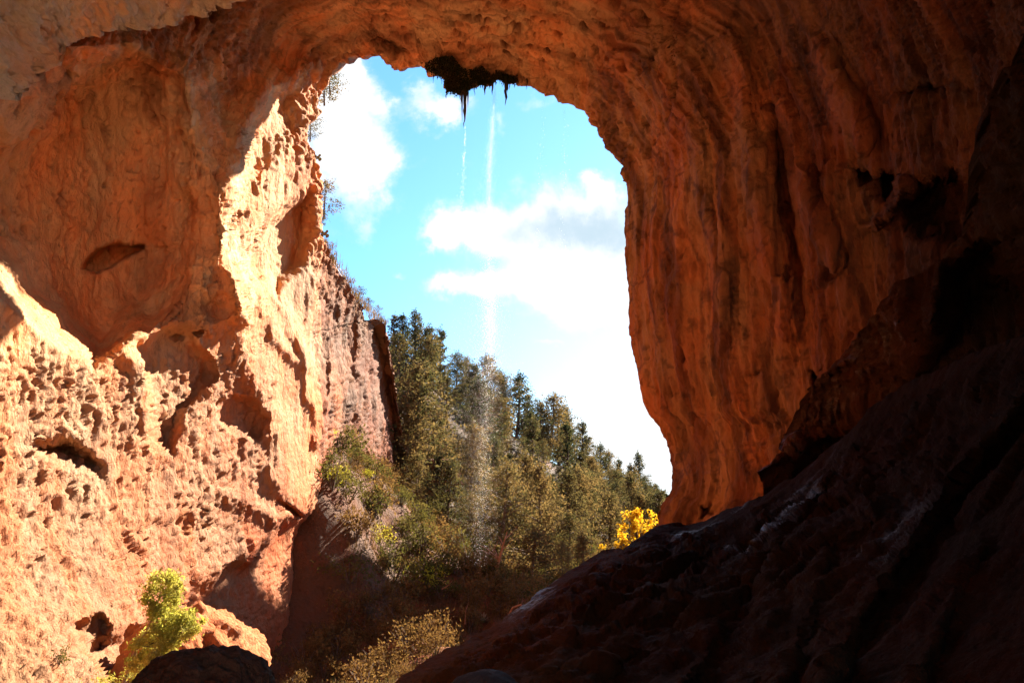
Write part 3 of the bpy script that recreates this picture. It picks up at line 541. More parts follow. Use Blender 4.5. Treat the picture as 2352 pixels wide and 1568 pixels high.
def graded(lo, hi, a, b, st):
    m = list(np.arange(a, b, st)); s, q = st, a
    while q > lo: s *= 1.18; q -= s; m.insert(0, q)
    s, q = st, b
    while q < hi: m.append(q); s *= 1.10; q += s
    return np.array(m)
gx = graded(-2500, 2500, -32, 55, .42); gy = graded(-300, 3000, 28, 125, .45)
X, Y = np.meshgrid(gx, gy); Z = terrain_z(X.ravel(), Y.ravel())
V = np.stack([X.ravel(), Y.ravel(), Z], -1)
g = fbm((V*.12).astype(np.float32), 3, 111); br = np.array([.12, .068, .038]); rd = np.array([.23, .08, .035])
cc = br+(rd-br)*sst(g, -.1, .5)[:, None]
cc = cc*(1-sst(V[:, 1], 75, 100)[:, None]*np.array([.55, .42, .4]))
ins = (1-sst(V[:, 1], 34, 46))*np.maximum(1-sst(V[:, 0], 6, 12), 1-sst(V[:, 1], 0, 8)); cc = cc*(1-ins[:, None])+np.array([.66, .45, .27])*ins[:, None]  # ground in and behind the cave made paler to bounce fill light
M_SOIL = rock_mat('rusty_canyon_soil', stretch=(1, 1, .7), fine=1.2, bump=.05, stain=.5)
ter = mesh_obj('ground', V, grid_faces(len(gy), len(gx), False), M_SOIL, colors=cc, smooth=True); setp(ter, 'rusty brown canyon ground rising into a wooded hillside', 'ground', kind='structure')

# unseen bank added behind the pillar; crest shaped to shade the lower left wall
def bank():
    th = math.tan(SUN_EL); hz = np.array([math.sin(SUN_AZ), math.cos(SUN_AZ)])
    B = [(430,1338,39.5),(500,1306,43),(600,1262,48.5),(640,1210,51),(700,1250,53.5),(780,1290,57),(860,1340,55),(960,1400,55),(1060,1440,52)]
    C = []
    for i, b in enumerate(B):
        p = Pw(*b); t = 70-i*.6; C.append((p[0]+hz[0]*t, p[1]+hz[1]*t, p[2]+th*t))
    C = np.array(C); C = np.concatenate([C[:1]+np.array([[9.5, -7.4, -48.]]), C[:1]+np.array([[7.6, -6, -19.]]), C[:1]+np.array([[.7, -.6, -18.5]]), C, C[-1:]+np.array([[6, 14, -22.]]), C[-1:]+np.array([[16, 34, -40.]])])
    n = 260; t = np.linspace(0, len(C)-1, n); i = np.minimum(t.astype(int), len(C)-2); f = (t-i)[:, None]; L = C[i]*(1-f)+C[i+1]*f
    rows = []
    for k, (off, drop) in enumerate([(0.0, None), (-.6, .75), (-1.0, .5), (-.4, .25), (0, 0), (2, 0), (8, -.02), (20, -.05)]):
        q = L.copy()
        if off > 0: q[:, 0] += off*hz[0]; q[:, 1] += off*hz[1]
        else: q[:, 0] += off
        if drop is None: q[:, 2] = -14
        else:
            q[:, 2] = L[:, 2]*(1-drop) - 14*drop if drop >= 0 else L[:, 2]+off*.15
        rows.append(q)
    R = [rows[0]]
    for a, b in zip(rows[:-1], rows[1:]):
        for s in np.linspace(0, 1, 9)[1:]: R.append(a*(1-s)+b*s)
    G = np.stack(R, 1); P = G.reshape(-1, 3).astype(np.float32)
    P2 = P+np.stack([fbm(P*.3, 3, 1), fbm(P*.3, 3, 2), fbm(P*.3, 3, 3)*.5], -1)*.8
    o = mesh_obj('shadow_bank', P2, grid_faces(G.shape[0], G.shape[1], False), M_CAVE, colors=np.tile([.38, .2, .11], (len(P2), 1)), smooth=True)
    setp(o, 'unseen bank added behind the pillar to shade the lower left wall', 'rock bank', kind='structure')
bank()
def sun_blocker():                                   # unseen rock sheet added outside the right leg to stop sun leaking through
    a = np.linspace(0, 1, 120)[:, None]; b = np.linspace(0, 1, 110)[None]; x = 16.0+34*a+0*b; y = 57+3*np.sin(a*5)+1.5*b+0*a; z = -12+70*b-6*a
    P = np.stack([x+0*z, y+0*z, z], -1).reshape(-1, 3).astype(np.float32); w = np.clip((P[:, 0]-16.0)/4, 0, 1)[:, None]
    P = P+np.stack([fbm(P*.1, 4, 1)*.3, fbm(P*.1, 4, 2), fbm(P*.1, 4, 3)*.3], -1)*3*w
    o = mesh_obj('sun_blocking_sheet', P, grid_faces(120, 110, False), M_CAVE, colors=np.tile([.38, .22, .12], (len(P), 1)), smooth=True); setp(o, 'unseen rock sheet added outside the right leg to block the sun', 'rock face', kind='structure')
sun_blocker()


# ------------------------------------------------------------------ plants
def proj(P):
    P = np.atleast_2d(P); d = P[:, 1]*CP+P[:, 2]*SP; return 1176+FX*P[:, 0]/d, 784-FX*(P[:, 2]*CP-P[:, 1]*SP)/d, d
def inpoly(x, y, poly): return polysd(np.atleast_1d(x), np.atleast_1d(y), poly) > 0
def make_tree(seed, H, R, style, nb=44, nl=34, ls=.34):
    """style 'cone','round','pine': returns trunk and crown (verts, faces)"""
    r = np.random.default_rng(seed); bend = r.normal(size=2)*.04*H
    def axis(t): return np.array([bend[0]*math.sin(t*2.2), bend[1]*math.sin(t*1.7), H*t])
    parts = [tube([axis(t) for t in np.linspace(-.06, .96, 9)], np.linspace(.028*H, .004*H, 9), 7)]; C = []
    lob = r.random(6)*6.28
    for i in range(nb):
        t = .10+.88*(i+.5)/nb+r.normal()*.015; az = i*2.4+r.normal()*.5
        if style == 'cone': prof = (1-t)**.75*(.75+.5*r.random())+.05
        elif style == 'pine': prof = (1-t)**.6*(.35+.95*r.random())+.06
        else: prof = math.sin(min(1, max(0, t*.95+.08))*math.pi)**.6*(.55+.5*r.random())
        if t < .2: prof *= .55+t*2
        L = R*prof*(1+.28*math.sin(az*2+lob[0]+t*4)); base = axis(max(.05, t-.05)); tip = axis(t)+np.array([math.cos(az)*L, math.sin(az)*L, (-.06 if style == 'cone' else .12)*L+.10*H/nb])
        if i % 3 == 0 or style == 'pine': parts.append(tube([base, (base+tip)/2+[0, 0, .05*L], tip], [.010*H, .006*H, .002*H], 4))
        for q in (.45, .98):
            c = base*(1-q)+tip*q; k = int(nl*(.6+.8*r.random())*(.8 if q < .5 else 1)); sg = (.11+.05*r.random())*R*(1.15 if style != 'pine' else .8)
            C.append(c+r.normal(size=(k, 3))*np.array([sg, sg, sg*.62]))
    C.append(axis(1.0)+r.normal(size=(nl//2, 3))*np.array([.05*R, .05*R, .035*H]))
    return join(parts), leaves(np.concatenate(C), ls, r, .5, .55)
def make_shrub(seed, H, R, ncl=16, nl=40, ls=.16, stems=9, up=0.3, spread=.16):
    r = np.random.default_rng(seed); parts, C = [], []
    for i in range(stems):
        az = r.random()*6.28; L = R*(.35+.6*r.random()); tip = np.array([math.cos(az)*L, math.sin(az)*L, H*(.6+.4*r.random())]); mid = tip*.5+np.array([0, 0, .12*H])+r.normal(size=3)*.04*H
        parts.append(tube([[0, 0, -.15*H], mid, tip], [.022*H, .012*H, .004*H], 4))
    for i in range(ncl):
        az = r.random()*6.28; rr = R*math.sqrt(r.random())*.85; z = H*(.25+.7*r.random())*(1-.35*(rr/R)**2); c = np.array([math.cos(az)*rr, math.sin(az)*rr, z])
        C.append(c+r.normal(size=(nl, 3))*np.array([spread*R, spread*R, spread*H*.8]))
    return join(parts), leaves(np.concatenate(C), ls, r, .5, .5, up)
def proto(kind, pair, mats):
    (tv, tf), (lv, lf) = pair
    return (mesh_obj('trunk', tv, tf, mats[0], smooth=True, mesh_only=True), mesh_obj('crown', lv, lf, mats[1], mesh_only=True))
def plant(name, pr, loc, s, rz, label, cat, group=None, parts=('trunk', 'crown')):
    e = empty(name, tuple(float(v) for v in loc), rz, s); setp(e, label, cat, group)
    child(parts[0], pr[0], e); child(parts[1], pr[1], e); return e
JUN = [proto('j', make_tree(100+i, 10, 2.8+.55*(i % 3), 'cone' if i % 2 else 'round', 50, 52, .28), (M_BARK, M_JUN)) for i in range(6)]
PIN = [proto('p', make_tree(200+i, 10, 2.2+.45*i, 'pine', 40, 48, .27), (M_BARK, M_PINE)) for i in range(4)]
rng = random.Random(5)
def tz1(x, y): return float(terrain_z(x, y)[0])
def tree_top(x, yt, d, pr, wide=1.0, **kw):
    top = Pw(x, yt, d); g = tz1(top[0], top[1]); h = min(16, max(4.0, top[2]-g)); return plant('evergreen_tree', pr, (top[0], top[1], top[2]-h), (h/10*wide, h/10*wide, h/10), rng.random()*6.28, **kw)
placed = []
SKY_T = [(908,722,127,'p',1,'leftmost ragged conifer on the skyline next to the cliff slab'),(930,724,128,'p',1,'ragged skyline conifer second from the cliff slab'),(957,719,131,'p',.9,'tallest thin skyline conifer at the top left of the ridge'),(985,750,132,'j',1,'bushy skyline juniper right below the tall thin conifer'),
 (1015,756,138,'p',1,'pointed conifer rising alone on the upper skyline'),(1048,808,142,'j',1,'rounded skyline juniper between the lone pointed conifer and the spray'),(1078,822,146,'j',.9,'small skyline juniper left of the pale tree in the spray'),(1112,813,150,'j',1.1,'broad domed tree on the skyline seen through the falling spray'),
 (1142,852,151,'j',1,'skyline juniper just right of the spray'),(1163,868,152,'p',1,'leaning skyline conifer right of the spray'),(1186,862,156,'p',1.2,'open branched skyline tree with tufted top'),(1213,905,160,'p',1,'narrow skyline conifer below the tufted tree'),(1236,925,161,'j',1,'low skyline juniper in the middle of the ridge'),
 (1258,907,165,'j',1.1,'full skyline juniper with a flat shoulder in mid ridge'),(1282,945,170,'j',1,'dark skyline juniper behind the slim spire tree'),(1298,929,172,'p',.7,'slim spire tree in mid skyline'),(1335,968,176,'p',1,'upright skyline conifer right of the slim spire'),(1352,1004,178,'j',1,'squat skyline juniper on the lower ridge'),
 (1378,1020,184,'p',1,'skyline conifer left of the lower ridge saddle'),(1402,1036,188,'j',1,'round skyline juniper above the yellow tree'),(1422,1054,192,'p',1,'skyline conifer with a split top on the lower ridge'),(1442,1066,200,'j',1,'skyline juniper beside the bare lone conifer'),(1465,1042,205,'p',.8,'bare thin lone conifer near the pillar'),(1484,1092,214,'j',1,'low juniper right of the bare lone conifer'),(1502,1112,228,'j',1,'last juniper on the ridge before the pillar')]
for i, (x, yt, d, k, w, lab) in enumerate(SKY_T):
    e = tree_top(x, yt, d, (PIN if k == 'p' else JUN)[i % (4 if k == 'p' else 6)], w, label=lab, cat='tree', group='trees on the skyline'); placed.append((e.location.x, e.location.y))
for x, yt, d, k, w, lab in [(953,838,100,1,1.1,'big olive juniper standing at the foot of the cliff slab'),(932,900,96,3,1.0,'tall olive juniper hugging the edge of the cliff slab'),(990,920,104,5,1.1,'large juniper right of the big one by the cliff slab'),(962,1046,84,0,1.0,'small golden olive tree above the bushy slope beside the cliff foot'),
                           (1178,1105,92,2,1.3,'wide brownish juniper leaning over the lower slope behind the spray'),(1240,1140,98,4,1.2,'layered brown juniper right of the wide one'),(1210,1215,76,2,1.5,'low spreading tree behind the dead snag'),(1330,1080,125,1,1.1,'large cone shaped juniper in the lower middle of the wood'),(1395,1130,120,3,1.2,'large grey olive juniper left of the yellow tree')]:
    e = tree_top(x, yt, d, JUN[k], w, label=lab, cat='tree', group='large junipers in front of the wood'); placed.append((e.location.x, e.location.y))
FOREST = [(880,740),(1000,780),(1200,900),(1400,1020),(1560,1100),(1560,1230),(1450,1270),(1250,1370),(1150,1330),(1060,1230),(950,1170),(900,900)]
n = 0
for _ in range(9000):
    if n >= 262: break
    y = 82+190*rng.random()**.8; x = (rng.random()*.42-.20)*y; g = tz1(x, y); h = (4.2+9.5*rng.random()**1.5)*(1 if y > 100 else .85)
    px, py, d = proj([x, y, g+h*.6]); px, py = float(px[0]), float(py[0])
    if not inpoly(px, py, FOREST)[0]: continue
    if y < 128 and 1370 < px < 1540 and py > 1130: continue
    tx, ty, _d = proj([x, y, g+h]); sky_y = np.interp(px, [880,910,957,1015,1112,1185,1258,1298,1335,1378,1420,1465,1502,1560], [740,735,735,775,835,880,925,945,985,1035,1068,1075,1122,1150])
    if float(ty[0]) < sky_y: continue
    if any((x-a)**2+(y-b)**2 < (2.2+.009*y)**2 for a, b in placed): continue
    placed.append((x, y)); n += 1; pine = rng.random() < .3
    zc = ['beside the cliff slab', 'below the lone pointed conifer', 'behind the left edge of the spray', 'behind and just right of the spray', 'below the tufted skyline tree', 'below the slim spire tree', 'above the golden tree', 'beside the arch pillar'][int(np.searchsorted([965, 1050, 1110, 1180, 1270, 1350, 1440], px))]
    zr = ['high', 'halfway', 'low'][min(2, int((float(ty[0])-sky_y)/110))]; zone = zr+' on the wooded hillside '+zc
    kind = ('tall ' if h > 8.5 else 'short ')+('dark narrow conifer' if pine else 'olive brown juniper')
    plant('evergreen_tree', PIN[rng.randrange(4)] if pine else JUN[rng.randrange(6)], (x, y, g), (h/10*rng.uniform(.85, 1.2),)*2+(h/10,), rng.random()*6.28, kind+' '+zone, 'tree', 'trees '+zone)
# far ridge beyond, tiny trees
FAR = [proto('f', make_tree(300+i, 10, 2.8, 'cone', 24, 12, .9), (M_BARK, M_PINE)) for i in range(2)]
for i in range(46):
    x = 1485+60*i/45+rng.uniform(-2, 2); d = 440+rng.uniform(-25, 60); top = Pw(x, 1114+(x-1485)*.42+rng.uniform(-2, 10), d); g = tz1(top[0], top[1])
    e = empty('evergreen_tree', (float(top[0]), float(top[1]), float(top[2])-9), rng.random()*6.28, .9); setp(e, 'tiny distant evergreen on the far ridge beside the pillar', 'tree', 'trees on the far ridge'); child('crown', FAR[i % 2][1], e)

# shrubs on the slope below the cliff
SHR = {}
for nm, mt, sd in (('olive leafy', M_OLIVE, 400), ('dry brown', M_DRY, 410), ('yellow green', M_LIME, 420)):
    SHR[nm] = [proto('s', make_shrub(sd+i, 1.5, 1.0+.2*i, 15, 44, .15, up=.6 if nm == 'dry brown' else .2), (M_BARK, mt)) for i in range(3)]
SLOPE = [(750,1000),(850,1035),(945,1140),(1060,1215),(1150,1270),(1300,1270),(1420,1235),(1400,1290),(1300,1350),(1190,1410),(1120,1440),(1000,1490),(900,1568),(640,1568),(740,1480),(790,1360),(775,1200),(740,1060)]
n = 0; sp = []
for _ in range(12000):
    if n >= 268: break
    y = rng.uniform(40, 112); x = rng.uniform(-26, 16); g = tz1(x, y); px, py, d = proj([x, y, g+.4]); px, py = float(px[0]), float(py[0])
    if not inpoly(px, py, SLOPE)[0] or any((x-a)**2+(y-b)**2 < 2.6 for a, b in sp): continue
    sp.append((x, y)); n += 1; u = rng.random(); nm = 'dry brown' if u < .5 else ('olive leafy' if u < .97 else 'yellow green')
    s = rng.uniform(.7, 1.75)*(1 if nm != 'yellow green' else .7)
    if py > 1390: nm = 'dry brown'; s *= .8
    zc = ['beside the shaded red wall', 'left of the cliff slab', 'below the cliff slab', 'right of the cliff slab', 'under the falling spray', 'at the foot of the wood'][int(np.searchsorted([790, 870, 960, 1070, 1180], px))]
    zr = ['high on the slope', 'on the upper slope', 'midway down the slope', 'on the lower slope', 'near the gully floor'][int(np.searchsorted([1110, 1210, 1310, 1410], py))]; zone = zr+' '+zc; nm0 = nm
    plant('shrub', SHR[nm][rng.randrange(3)], (x, y, g-.05), (s, s, s*rng.uniform(.8, 1.3)), rng.random()*6.28, ('big ' if s > 1 else 'small ')+nm+' shrub '+zone, 'shrub', 'shrubs '+zone, ('stem', 'foliage'))
for x, y, s, nm, lab in [(772,1105,1.2,'yellow green','bright yellow green bush growing at the foot of the cliff'),(800,1060,1.3,'olive leafy','golden olive bush just under the cliff base'),(985,1345,1.5,'yellow green','light green bush at the middle of the shaded slope'),(905,1330,1.6,'olive leafy','rounded green bush left of the light green one on the shaded slope'),
                         (975,1320,1.3,'olive leafy','grey green bush beside the light green one'),(1120,1330,1.7,'dry brown','feathery grey brown bush near the creek'),(1160,1390,1.3,'dry brown','pale dry bush right above the wet rock slope'),(860,1100,1.4,'olive leafy','big olive bush against the lower cliff')]:
    dd = 0
    for d in np.arange(44, 110, .5):
        p = Pw(x, y, d)
        if p[2] < tz1(p[0], p[1])+.3: dd = d; break
    p = Pw(x, y, dd or 70); plant('shrub', SHR[nm][rng.randrange(3)], (p[0], p[1], tz1(p[0], p[1])-.1), s, rng.random()*6, lab, 'shrub', None, ('stem', 'foliage'))

def grass_patch(name, pts, H, mat, label, nb=26, spread=.22):
    V, F = [], []; r = np.random.default_rng(len(pts)); o = 0
    for p in pts:
        for i in range(nb):
            az = r.random()*6.28; ln = H*(.5+.7*r.random()); lean = r.normal()*.35; b = p+np.array([r.normal()*spread, r.normal()*spread, -.03]); w = np.array([math.cos(az), math.sin(az), 0])*.015*(1+H)
            tip = b+np.array([math.cos(az+1.2)*lean*ln, math.sin(az+1.2)*lean*ln, ln]); V += [b-w, b+w, tip+w*.2, tip-w*.2]; F.append((o, o+1, o+2, o+3)); o += 4
    ob = mesh_obj(name, np.array(V), np.array(F), mat); setp(ob, label, 'grass', kind='stuff'); return ob
gp = []
for _ in range(2600):
    y = rng.uniform(38, 100); x = rng.uniform(-26, 8); g = tz1(x, y); px, py, d = proj([x, y, g]); 
    if inpoly(px, py, SLOPE)[0]: gp.append(np.array([x, y, g]))
grass_patch('grass', gp, .55, M_DRY, 'dry brown grass tufts covering the canyon slope below the cliff', 14, .3)
fl_ = []
for _ in range(500):
    t = rng.random(); x = rng.uniform(-13, -2); y = rng.uniform(34, 52); fl_.append(np.array([x, y, tz1(x, y)]))
grass_patch('ground_cover', fl_, .35, M_JUN, 'low dull green plants on the shaded gully floor', 18, .35)

# rim plants against the sky
def sparse(seed, H, R): return make_tree(seed, H, R, 'pine', 26, 26, .20)
RIM = [proto('r', make_tree(500+i, 3.2, 1.5, 'round', 22, 30, .15), (M_BARK, M_JUN)) for i in range(3)]
for x, y, d, s, k, lab in [(745,238,64,.95,0,'wispy tree on the upper left rim of the arch against the cloud'),(758,215,65,.8,1,'second wispy tree reaching out from the upper left rim'),(712,322,63.5,.75,2,'small bushy tree lower on the left rim below the overhanging knob'),
                          (744,498,64,.95,1,'open branched tree on the left rim against blue sky'),(738,520,63,.45,0,'small shrub on the rim under the open branched tree'),(824,702,79,.62,2,'leafy sapling at the top of the far cliff'),(846,716,90,.5,0,'small round tree on the cliff top beside the dead stalks'),(868,726,92,.42,1,'low bush on the cliff top above the dark slab')]:
    p = Pw(x, y, d); plant('rim_tree', RIM[k], p, s, x*1.7, lab, 'tree', None)
RS = [proto('rs', make_shrub(520+i, .9, .55, 7, 14, .09, 8, .8), (M_BARK, M_DRY)) for i in range(2)]
for i, (x, y, d) in enumerate([(748,560,64.5),(756,575,65),(762,592,66.3),(794,642,71),(800,650,72),(806,658,73),(815,676,75),(820,690,76),(838,703,81),(850,726,92),(860,728,92),(876,732,93),(886,742,93),(730,540,62.5)]):
    p = Pw(x, y, d); p[2] -= .25; plant('shrub', RS[i % 2], p, 1.0+.3*rng.random(), i*1.3, 'scraggly dry shrub sprouting along the cliff rim', 'shrub', 'dry shrubs along the cliff rim', ('stem', 'foliage'))
gr = []
for t in np.linspace(0, 1, 90):
    L = [(742,556,63.5),(764,594,66),(785,632,70),(815,678,75),(838,704,80),(870,731,93),(886,744,93)]; f = t*(len(L)-1); i = min(int(f), len(L)-2); q = np.array(L[i])*(1-(f-i))+np.array(L[i+1])*(f-i); gr.append(Pw(q[0]+rng.uniform(-4, 1), q[1]+rng.uniform(0, 5), q[2]+.3))
grass_patch('rim_grass', gr, .55, M_GRASS, 'dry grass fringe along the top edge of the far cliff', 12, .35)
# prickly pear on the rim
def cactus():
    r = np.random.default_rng(3); parts = []
    def pad(c, s, tilt):
        a = np.linspace(0, 2*math.pi, 10, endpoint=False); V = [c+np.array([0, 0, 0])]; V = []
        for k, (q, th) in enumerate([(.05, .0), (.7, .10), (1, .0), (.7, -.10), (.05, 0)]):
            for an in a: V.append([math.cos(an)*s*q*.8, th*s*1.2, math.sin(an)*s*q+s])
        V = np.array(V); ct, st_ = math.cos(tilt), math.sin(tilt); V = np.stack([V[:, 0]*ct+V[:, 2]*st_, V[:, 1], V[:, 2]*ct-V[:, 0]*st_], -1)+c
        F = [(i*10+k, i*10+(k+1) % 10, (i+1)*10+(k+1) % 10, (i+1)*10+k) for i in range(4) for k in range(10)]; return V, np.array(F)
    for c, s, t in [((0, 0, 0), .16, 0), ((.12, .05, .22), .14, .6), ((-.12, 0, .24), .14, -.5), ((.02, .03, .30), .12, .1), ((.25, .05, .38), .11, .5), ((-.22, 0, .42), .10, -.3), ((.3, 0, .05), .14, .4), ((-.28, .1, 0), .14, -.5)]: parts.append(pad(np.array(c), s, t))
    return join(parts)
M_CACT = plain_mat('cactus_green', (.10, .11, .04), (.16, .13, .06)); cv, cf = cactus(); cme = mesh_obj('cactus_pads', cv, cf, M_CACT, smooth=True, mesh_only=True)
for x, y, d, s, lab in [(738,548,62.8,1.3,'prickly pear cactus on the left rim below the open branched tree'),(722,372,62,1.2,'prickly pear clump on the left rim in front of the cloud')]:
    o = bpy.data.objects.new('prickly_pear', cme); COL.objects.link(o); p = Pw(x, y, d); o.location = p; o.scale = (s,)*3; setp(o, lab, 'cactus')
# agaves
def agave():
    V, F, o = [], [], 0
    for i in range(26):
        az = i*2.4; el = .25+1.15*(i/26); L = .6; w = .045; a = np.array([math.cos(az)*math.cos(el), math.sin(az)*math.cos(el), math.sin(el)]); sd = np.cross(a, [0, 0, 1]); sd /= np.linalg.norm(sd)+1e-6
        V += [a*.03-sd*w, a*.03+sd*w, a*L*.5+sd*w*1.1, a*L*.5-sd*w*1.1, a*L+sd*.004, a*L-sd*.004]; F += [(o, o+1, o+2, o+3), (o+3, o+2, o+4, o+5)]; o += 6
    return np.array(V), np.array(F)
M_AGA = plain_mat('pale_agave_leaf', (.38, .36, .26), (.48, .46, .34)); av, af = agave(); ame = mesh_obj('leaves', av, af, M_AGA, mesh_only=True)
for x, y, s, lab in [(925,1160,1.5,'pale spiky agave at the edge of the slope below the cliff slab'),(893,1222,1.2,'pale agave lower on the shaded slope'),(1110,1425,1.1,'small agave beside the creek bed')]:
    for d in np.arange(44, 110, .4):
        p = Pw(x, y, d)
        if p[2] < tz1(p[0], p[1])+.2: break
    o = bpy.data.objects.new('agave', ame); COL.objects.link(o); o.location = p; o.scale = (s,)*3; setp(o, lab, 'agave')

# autumn trees beyond the slope
GT = proto('g', make_shrub(600, 6.0, 3.2, 40, 42, .40, 12, .2, .075), (M_BARK, M_GOLD)); RT = proto('rt', make_shrub(601, 3.0, 2.2, 26, 40, .2, 9, .2, .12), (M_BARK, M_RUST))
p = Pw(1472, 1266, 104); plant('autumn_tree', GT, p, .98, .4, 'glowing golden yellow autumn tree above the dark slope', 'tree')
p = Pw(1428, 1274, 102); plant('autumn_shrub', GT, p, .36, 2.2, 'small golden shrub just left of the golden tree', 'shrub')
p = Pw(1383, 1272, 98); plant('autumn_shrub', GT, p, .22, 1.2, 'tiny golden sprig peeping over the dark slope', 'shrub')
p = Pw(1286, 1318, 88); plant('autumn_shrub', GT, p, .18, 3, 'small golden sprig in the shade of the lower wood', 'shrub')
p = Pw(1222, 1400, 66); plant('autumn_shrub', RT, p, .50, 0, 'orange red autumn shrub on the edge of the wet slope', 'shrub')
p = Pw(1196, 1410, 64); plant('autumn_shrub', RT, p, .34, 1, 'low orange shrub left of the orange red one', 'shrub')

# dead snag and driftwood
def snag(name, pts, d, rad, label, twigs=8, parent=None):
    P3 = Pw(*np.array([(a, b, d) for a, b in pts]).T); r = np.random.default_rng(int(pts[0][0])); base = P3[0].copy()
    e = empty(name, tuple(base)); setp(e, label, 'dead tree')
    L = P3-base; v, f = tube(L, np.linspace(rad, rad*.25, len(L)), 6); mesh_obj('trunk', v, f, M_SNAG, e, smooth=True)
    for i in range(twigs):
        q = .2+.75*r.random(); b = L[0]*(1-q)+L[-1]*q; t = b+np.array([r.normal()*.9, r.normal()*.6, .3+r.random()*1.0]); v, f = tube([b, (b+t)/2+r.normal(size=3)*.12, t], [rad*.3, rad*.2, rad*.06], 4); mesh_obj('branch', v, f, M_SNAG, e, smooth=True)
snag('dead_tree', [(1138,1318),(1148,1280),(1156,1250),(1165,1220)], 66, .17, 'reddish dead snag leaning right beside the spray')
snag('dead_tree', [(1118,1310),(1130,1270),(1145,1240)], 67, .06, 'thin bare grey stem left of the reddish snag', 5)
snag('driftwood', [(1165,1420),(1178,1395),(1195,1388),(1212,1400),(1216,1418)], 56, .10, 'arched bare driftwood branch above the wet slope', 4)
snag('fallen_branch', [(1015,1352),(1028,1345),(1040,1332)], 60, .05, 'pale fallen branch lying on the shaded slope', 2)
snag('dead_tree', [(1068,1432),(1069,1410),(1071,1392)], 56, .06, 'short pale dead post at the creek', 1)
snag('dead_tree', [(1109,885),(1109,850),(1108,830)], 150, .12, 'thin bare snag on the skyline next to the domed tree', 2)
snag('dead_tree', [(1447,1238),(1450,1215),(1455,1195)], 130, .10, 'bleached bare trunk among the junipers above the golden tree', 3)

# rocks
def rock(name, c, sc, seed, mat, color, label, amp=.25, freq=1.0, strata=0.0, rot=0.0, sub=6):
    bm = __import__('bmesh').new(); __import__('bmesh').ops.create_icosphere(bm, subdivisions=sub, radius=1.0)
    me = bpy.data.meshes.new(name); bm.to_mesh(me); bm.free(); n = len(me.vertices); V = np.empty(n*3, np.float32); me.vertices.foreach_get('co', V); V = V.reshape(-1, 3)
    N_ = V.copy(); V = V*np.array(sc, np.float32); q = V*freq+seed
    d = fbm(q*.6, 3, seed)*amp+fbm(q*2.2, 4, seed+5, .55, True)*amp*.35+fbm(q*8, 2, seed+9)*amp*.08
    if strata: d += (np.abs(((V[:, 2]+V[:, 0]*.9)*1.4+fbm(q, 2, 3)*.5) % 1-.5)*2-.5)*strata
    V = V+N_*d[:, None]; cr, sr = math.cos(rot), math.sin(rot); V = np.stack([V[:, 0]*cr-V[:, 2]*sr, V[:, 1], V[:, 0]*sr+V[:, 2]*cr], -1); me.vertices.foreach_set('co', V.astype(np.float32).ravel())
    me.polygons.foreach_set('use_smooth', np.ones(len(me.polygons), bool)); ca = me.color_attributes.new('tint', 'FLOAT_COLOR', 'POINT'); c4 = np.full((n, 4), .12, np.float32); c4[:, :3] = color; ca.data.foreach_set('color', c4.ravel()); me.materials.append(mat); me.update()
    o = bpy.data.objects.new(name, me); COL.objects.link(o); o.location = c; setp(o, label, 'rock'); return o
rock('boulder', Pw(452, 1608, 9.0), (.76, .8, .52), 21, M_WET, (.07, .034, .018), 'big dark shaded boulder at the bottom left edge in the foreground', .2, 2.4)
rock('rock_mound', Pw(448, 1590, 31), (2.75, 3.2, 3.2), 31, M_MOUND, (.46, .19, .075), 'orange rock mound with a sunlit edge behind the dark boulder', .62, 1.2, rot=.5)
rock('rock_outcrop', Pw(1012, 1100, 97), (2.2, 2.0, 2.4), 41, M_MOUND, (.30, .17, .11), 'jagged brown rock outcrop among the trees below the cliff slab', .8, .7, .5, rot=.5, sub=5)
rock('boulder', Pw(1115, 1585, 10), (.45, .4, .22), 71, M_WET, (.06, .055, .05), 'grey glistening stone at the bottom edge', .08, 2.0, sub=5)
# ------------------------------------------------------------------ moss, stalactites, water
r = np.random.default_rng(77); MP = [(975,146),(1000,132),(1040,128),(1062,158),(1085,160),(1105,150),(1128,170),(1150,165),(1192,182),(1190,190),(1160,190),(1140,180),(1133,192),(1104,194),(1077,206),(1056,216),(1026,209),(1019,182),(1000,172),(980,162)]
C = []
for _ in range(30000):
    x, y = r.uniform(970, 1195), r.uniform(125, 220)
    if inpoly(x, y, MP)[0]: C.append((x, y))
C = np.array(C); dd = cave_depth(C[:, 0], C[:, 1]); C3 = Pw(C[:, 0], C[:, 1], dd-.15-.9*r.random(len(C))**1.5); C3[:, 2] -= r.random(len(C))**3*.25
mv, mf = leaves(C3, .13, r, .5, .6, -.5); mo = mesh_obj('hanging_moss', mv, mf, M_MOSS); setp(mo, 'dark green moss mat dripping from the crown of the arch', 'moss')
def stal(x, y0, y1, w, label=None):
    d = float(cave_depth(np.array([float(x)]), np.array([float(y0)-3]))[0])-.5; n = 12; P3 = Pw(np.full(n, x)+np.linspace(0, -(y1-y0)*.04, n), np.linspace(y0-14, y1, n), np.full(n, d)); P3 += r.normal(size=P3.shape)*.03
    base = P3[0].copy(); ww = w*d/FX/2; rad = ww*(1-np.linspace(0, 1, n))**.75*(1+.35*r.normal(size=n).clip(-1, 1))+.008; parts = [tube(P3-base, rad, 7)]
    for k in range(5):
        o = r.normal(size=2)*ww*.6; L = (y1-y0)*(.3+.6*r.random())*d/FX; b = (P3[2]-base)+np.array([o[0], o[1], 0]); parts.append(tube([b, b+[0, 0, -L*.5], b+[r.normal()*.03, 0, -L]], [ww*.35, ww*.22, .006], 5))
    v, f = join(parts); o = mesh_obj('stalactite', v, f, M_STAL, smooth=True); o.location = base
    setp(o, label or 'thin dark dripping spike along the mossy crown of the arch', 'stalactite', None if label else 'thin spikes under the arch crown')
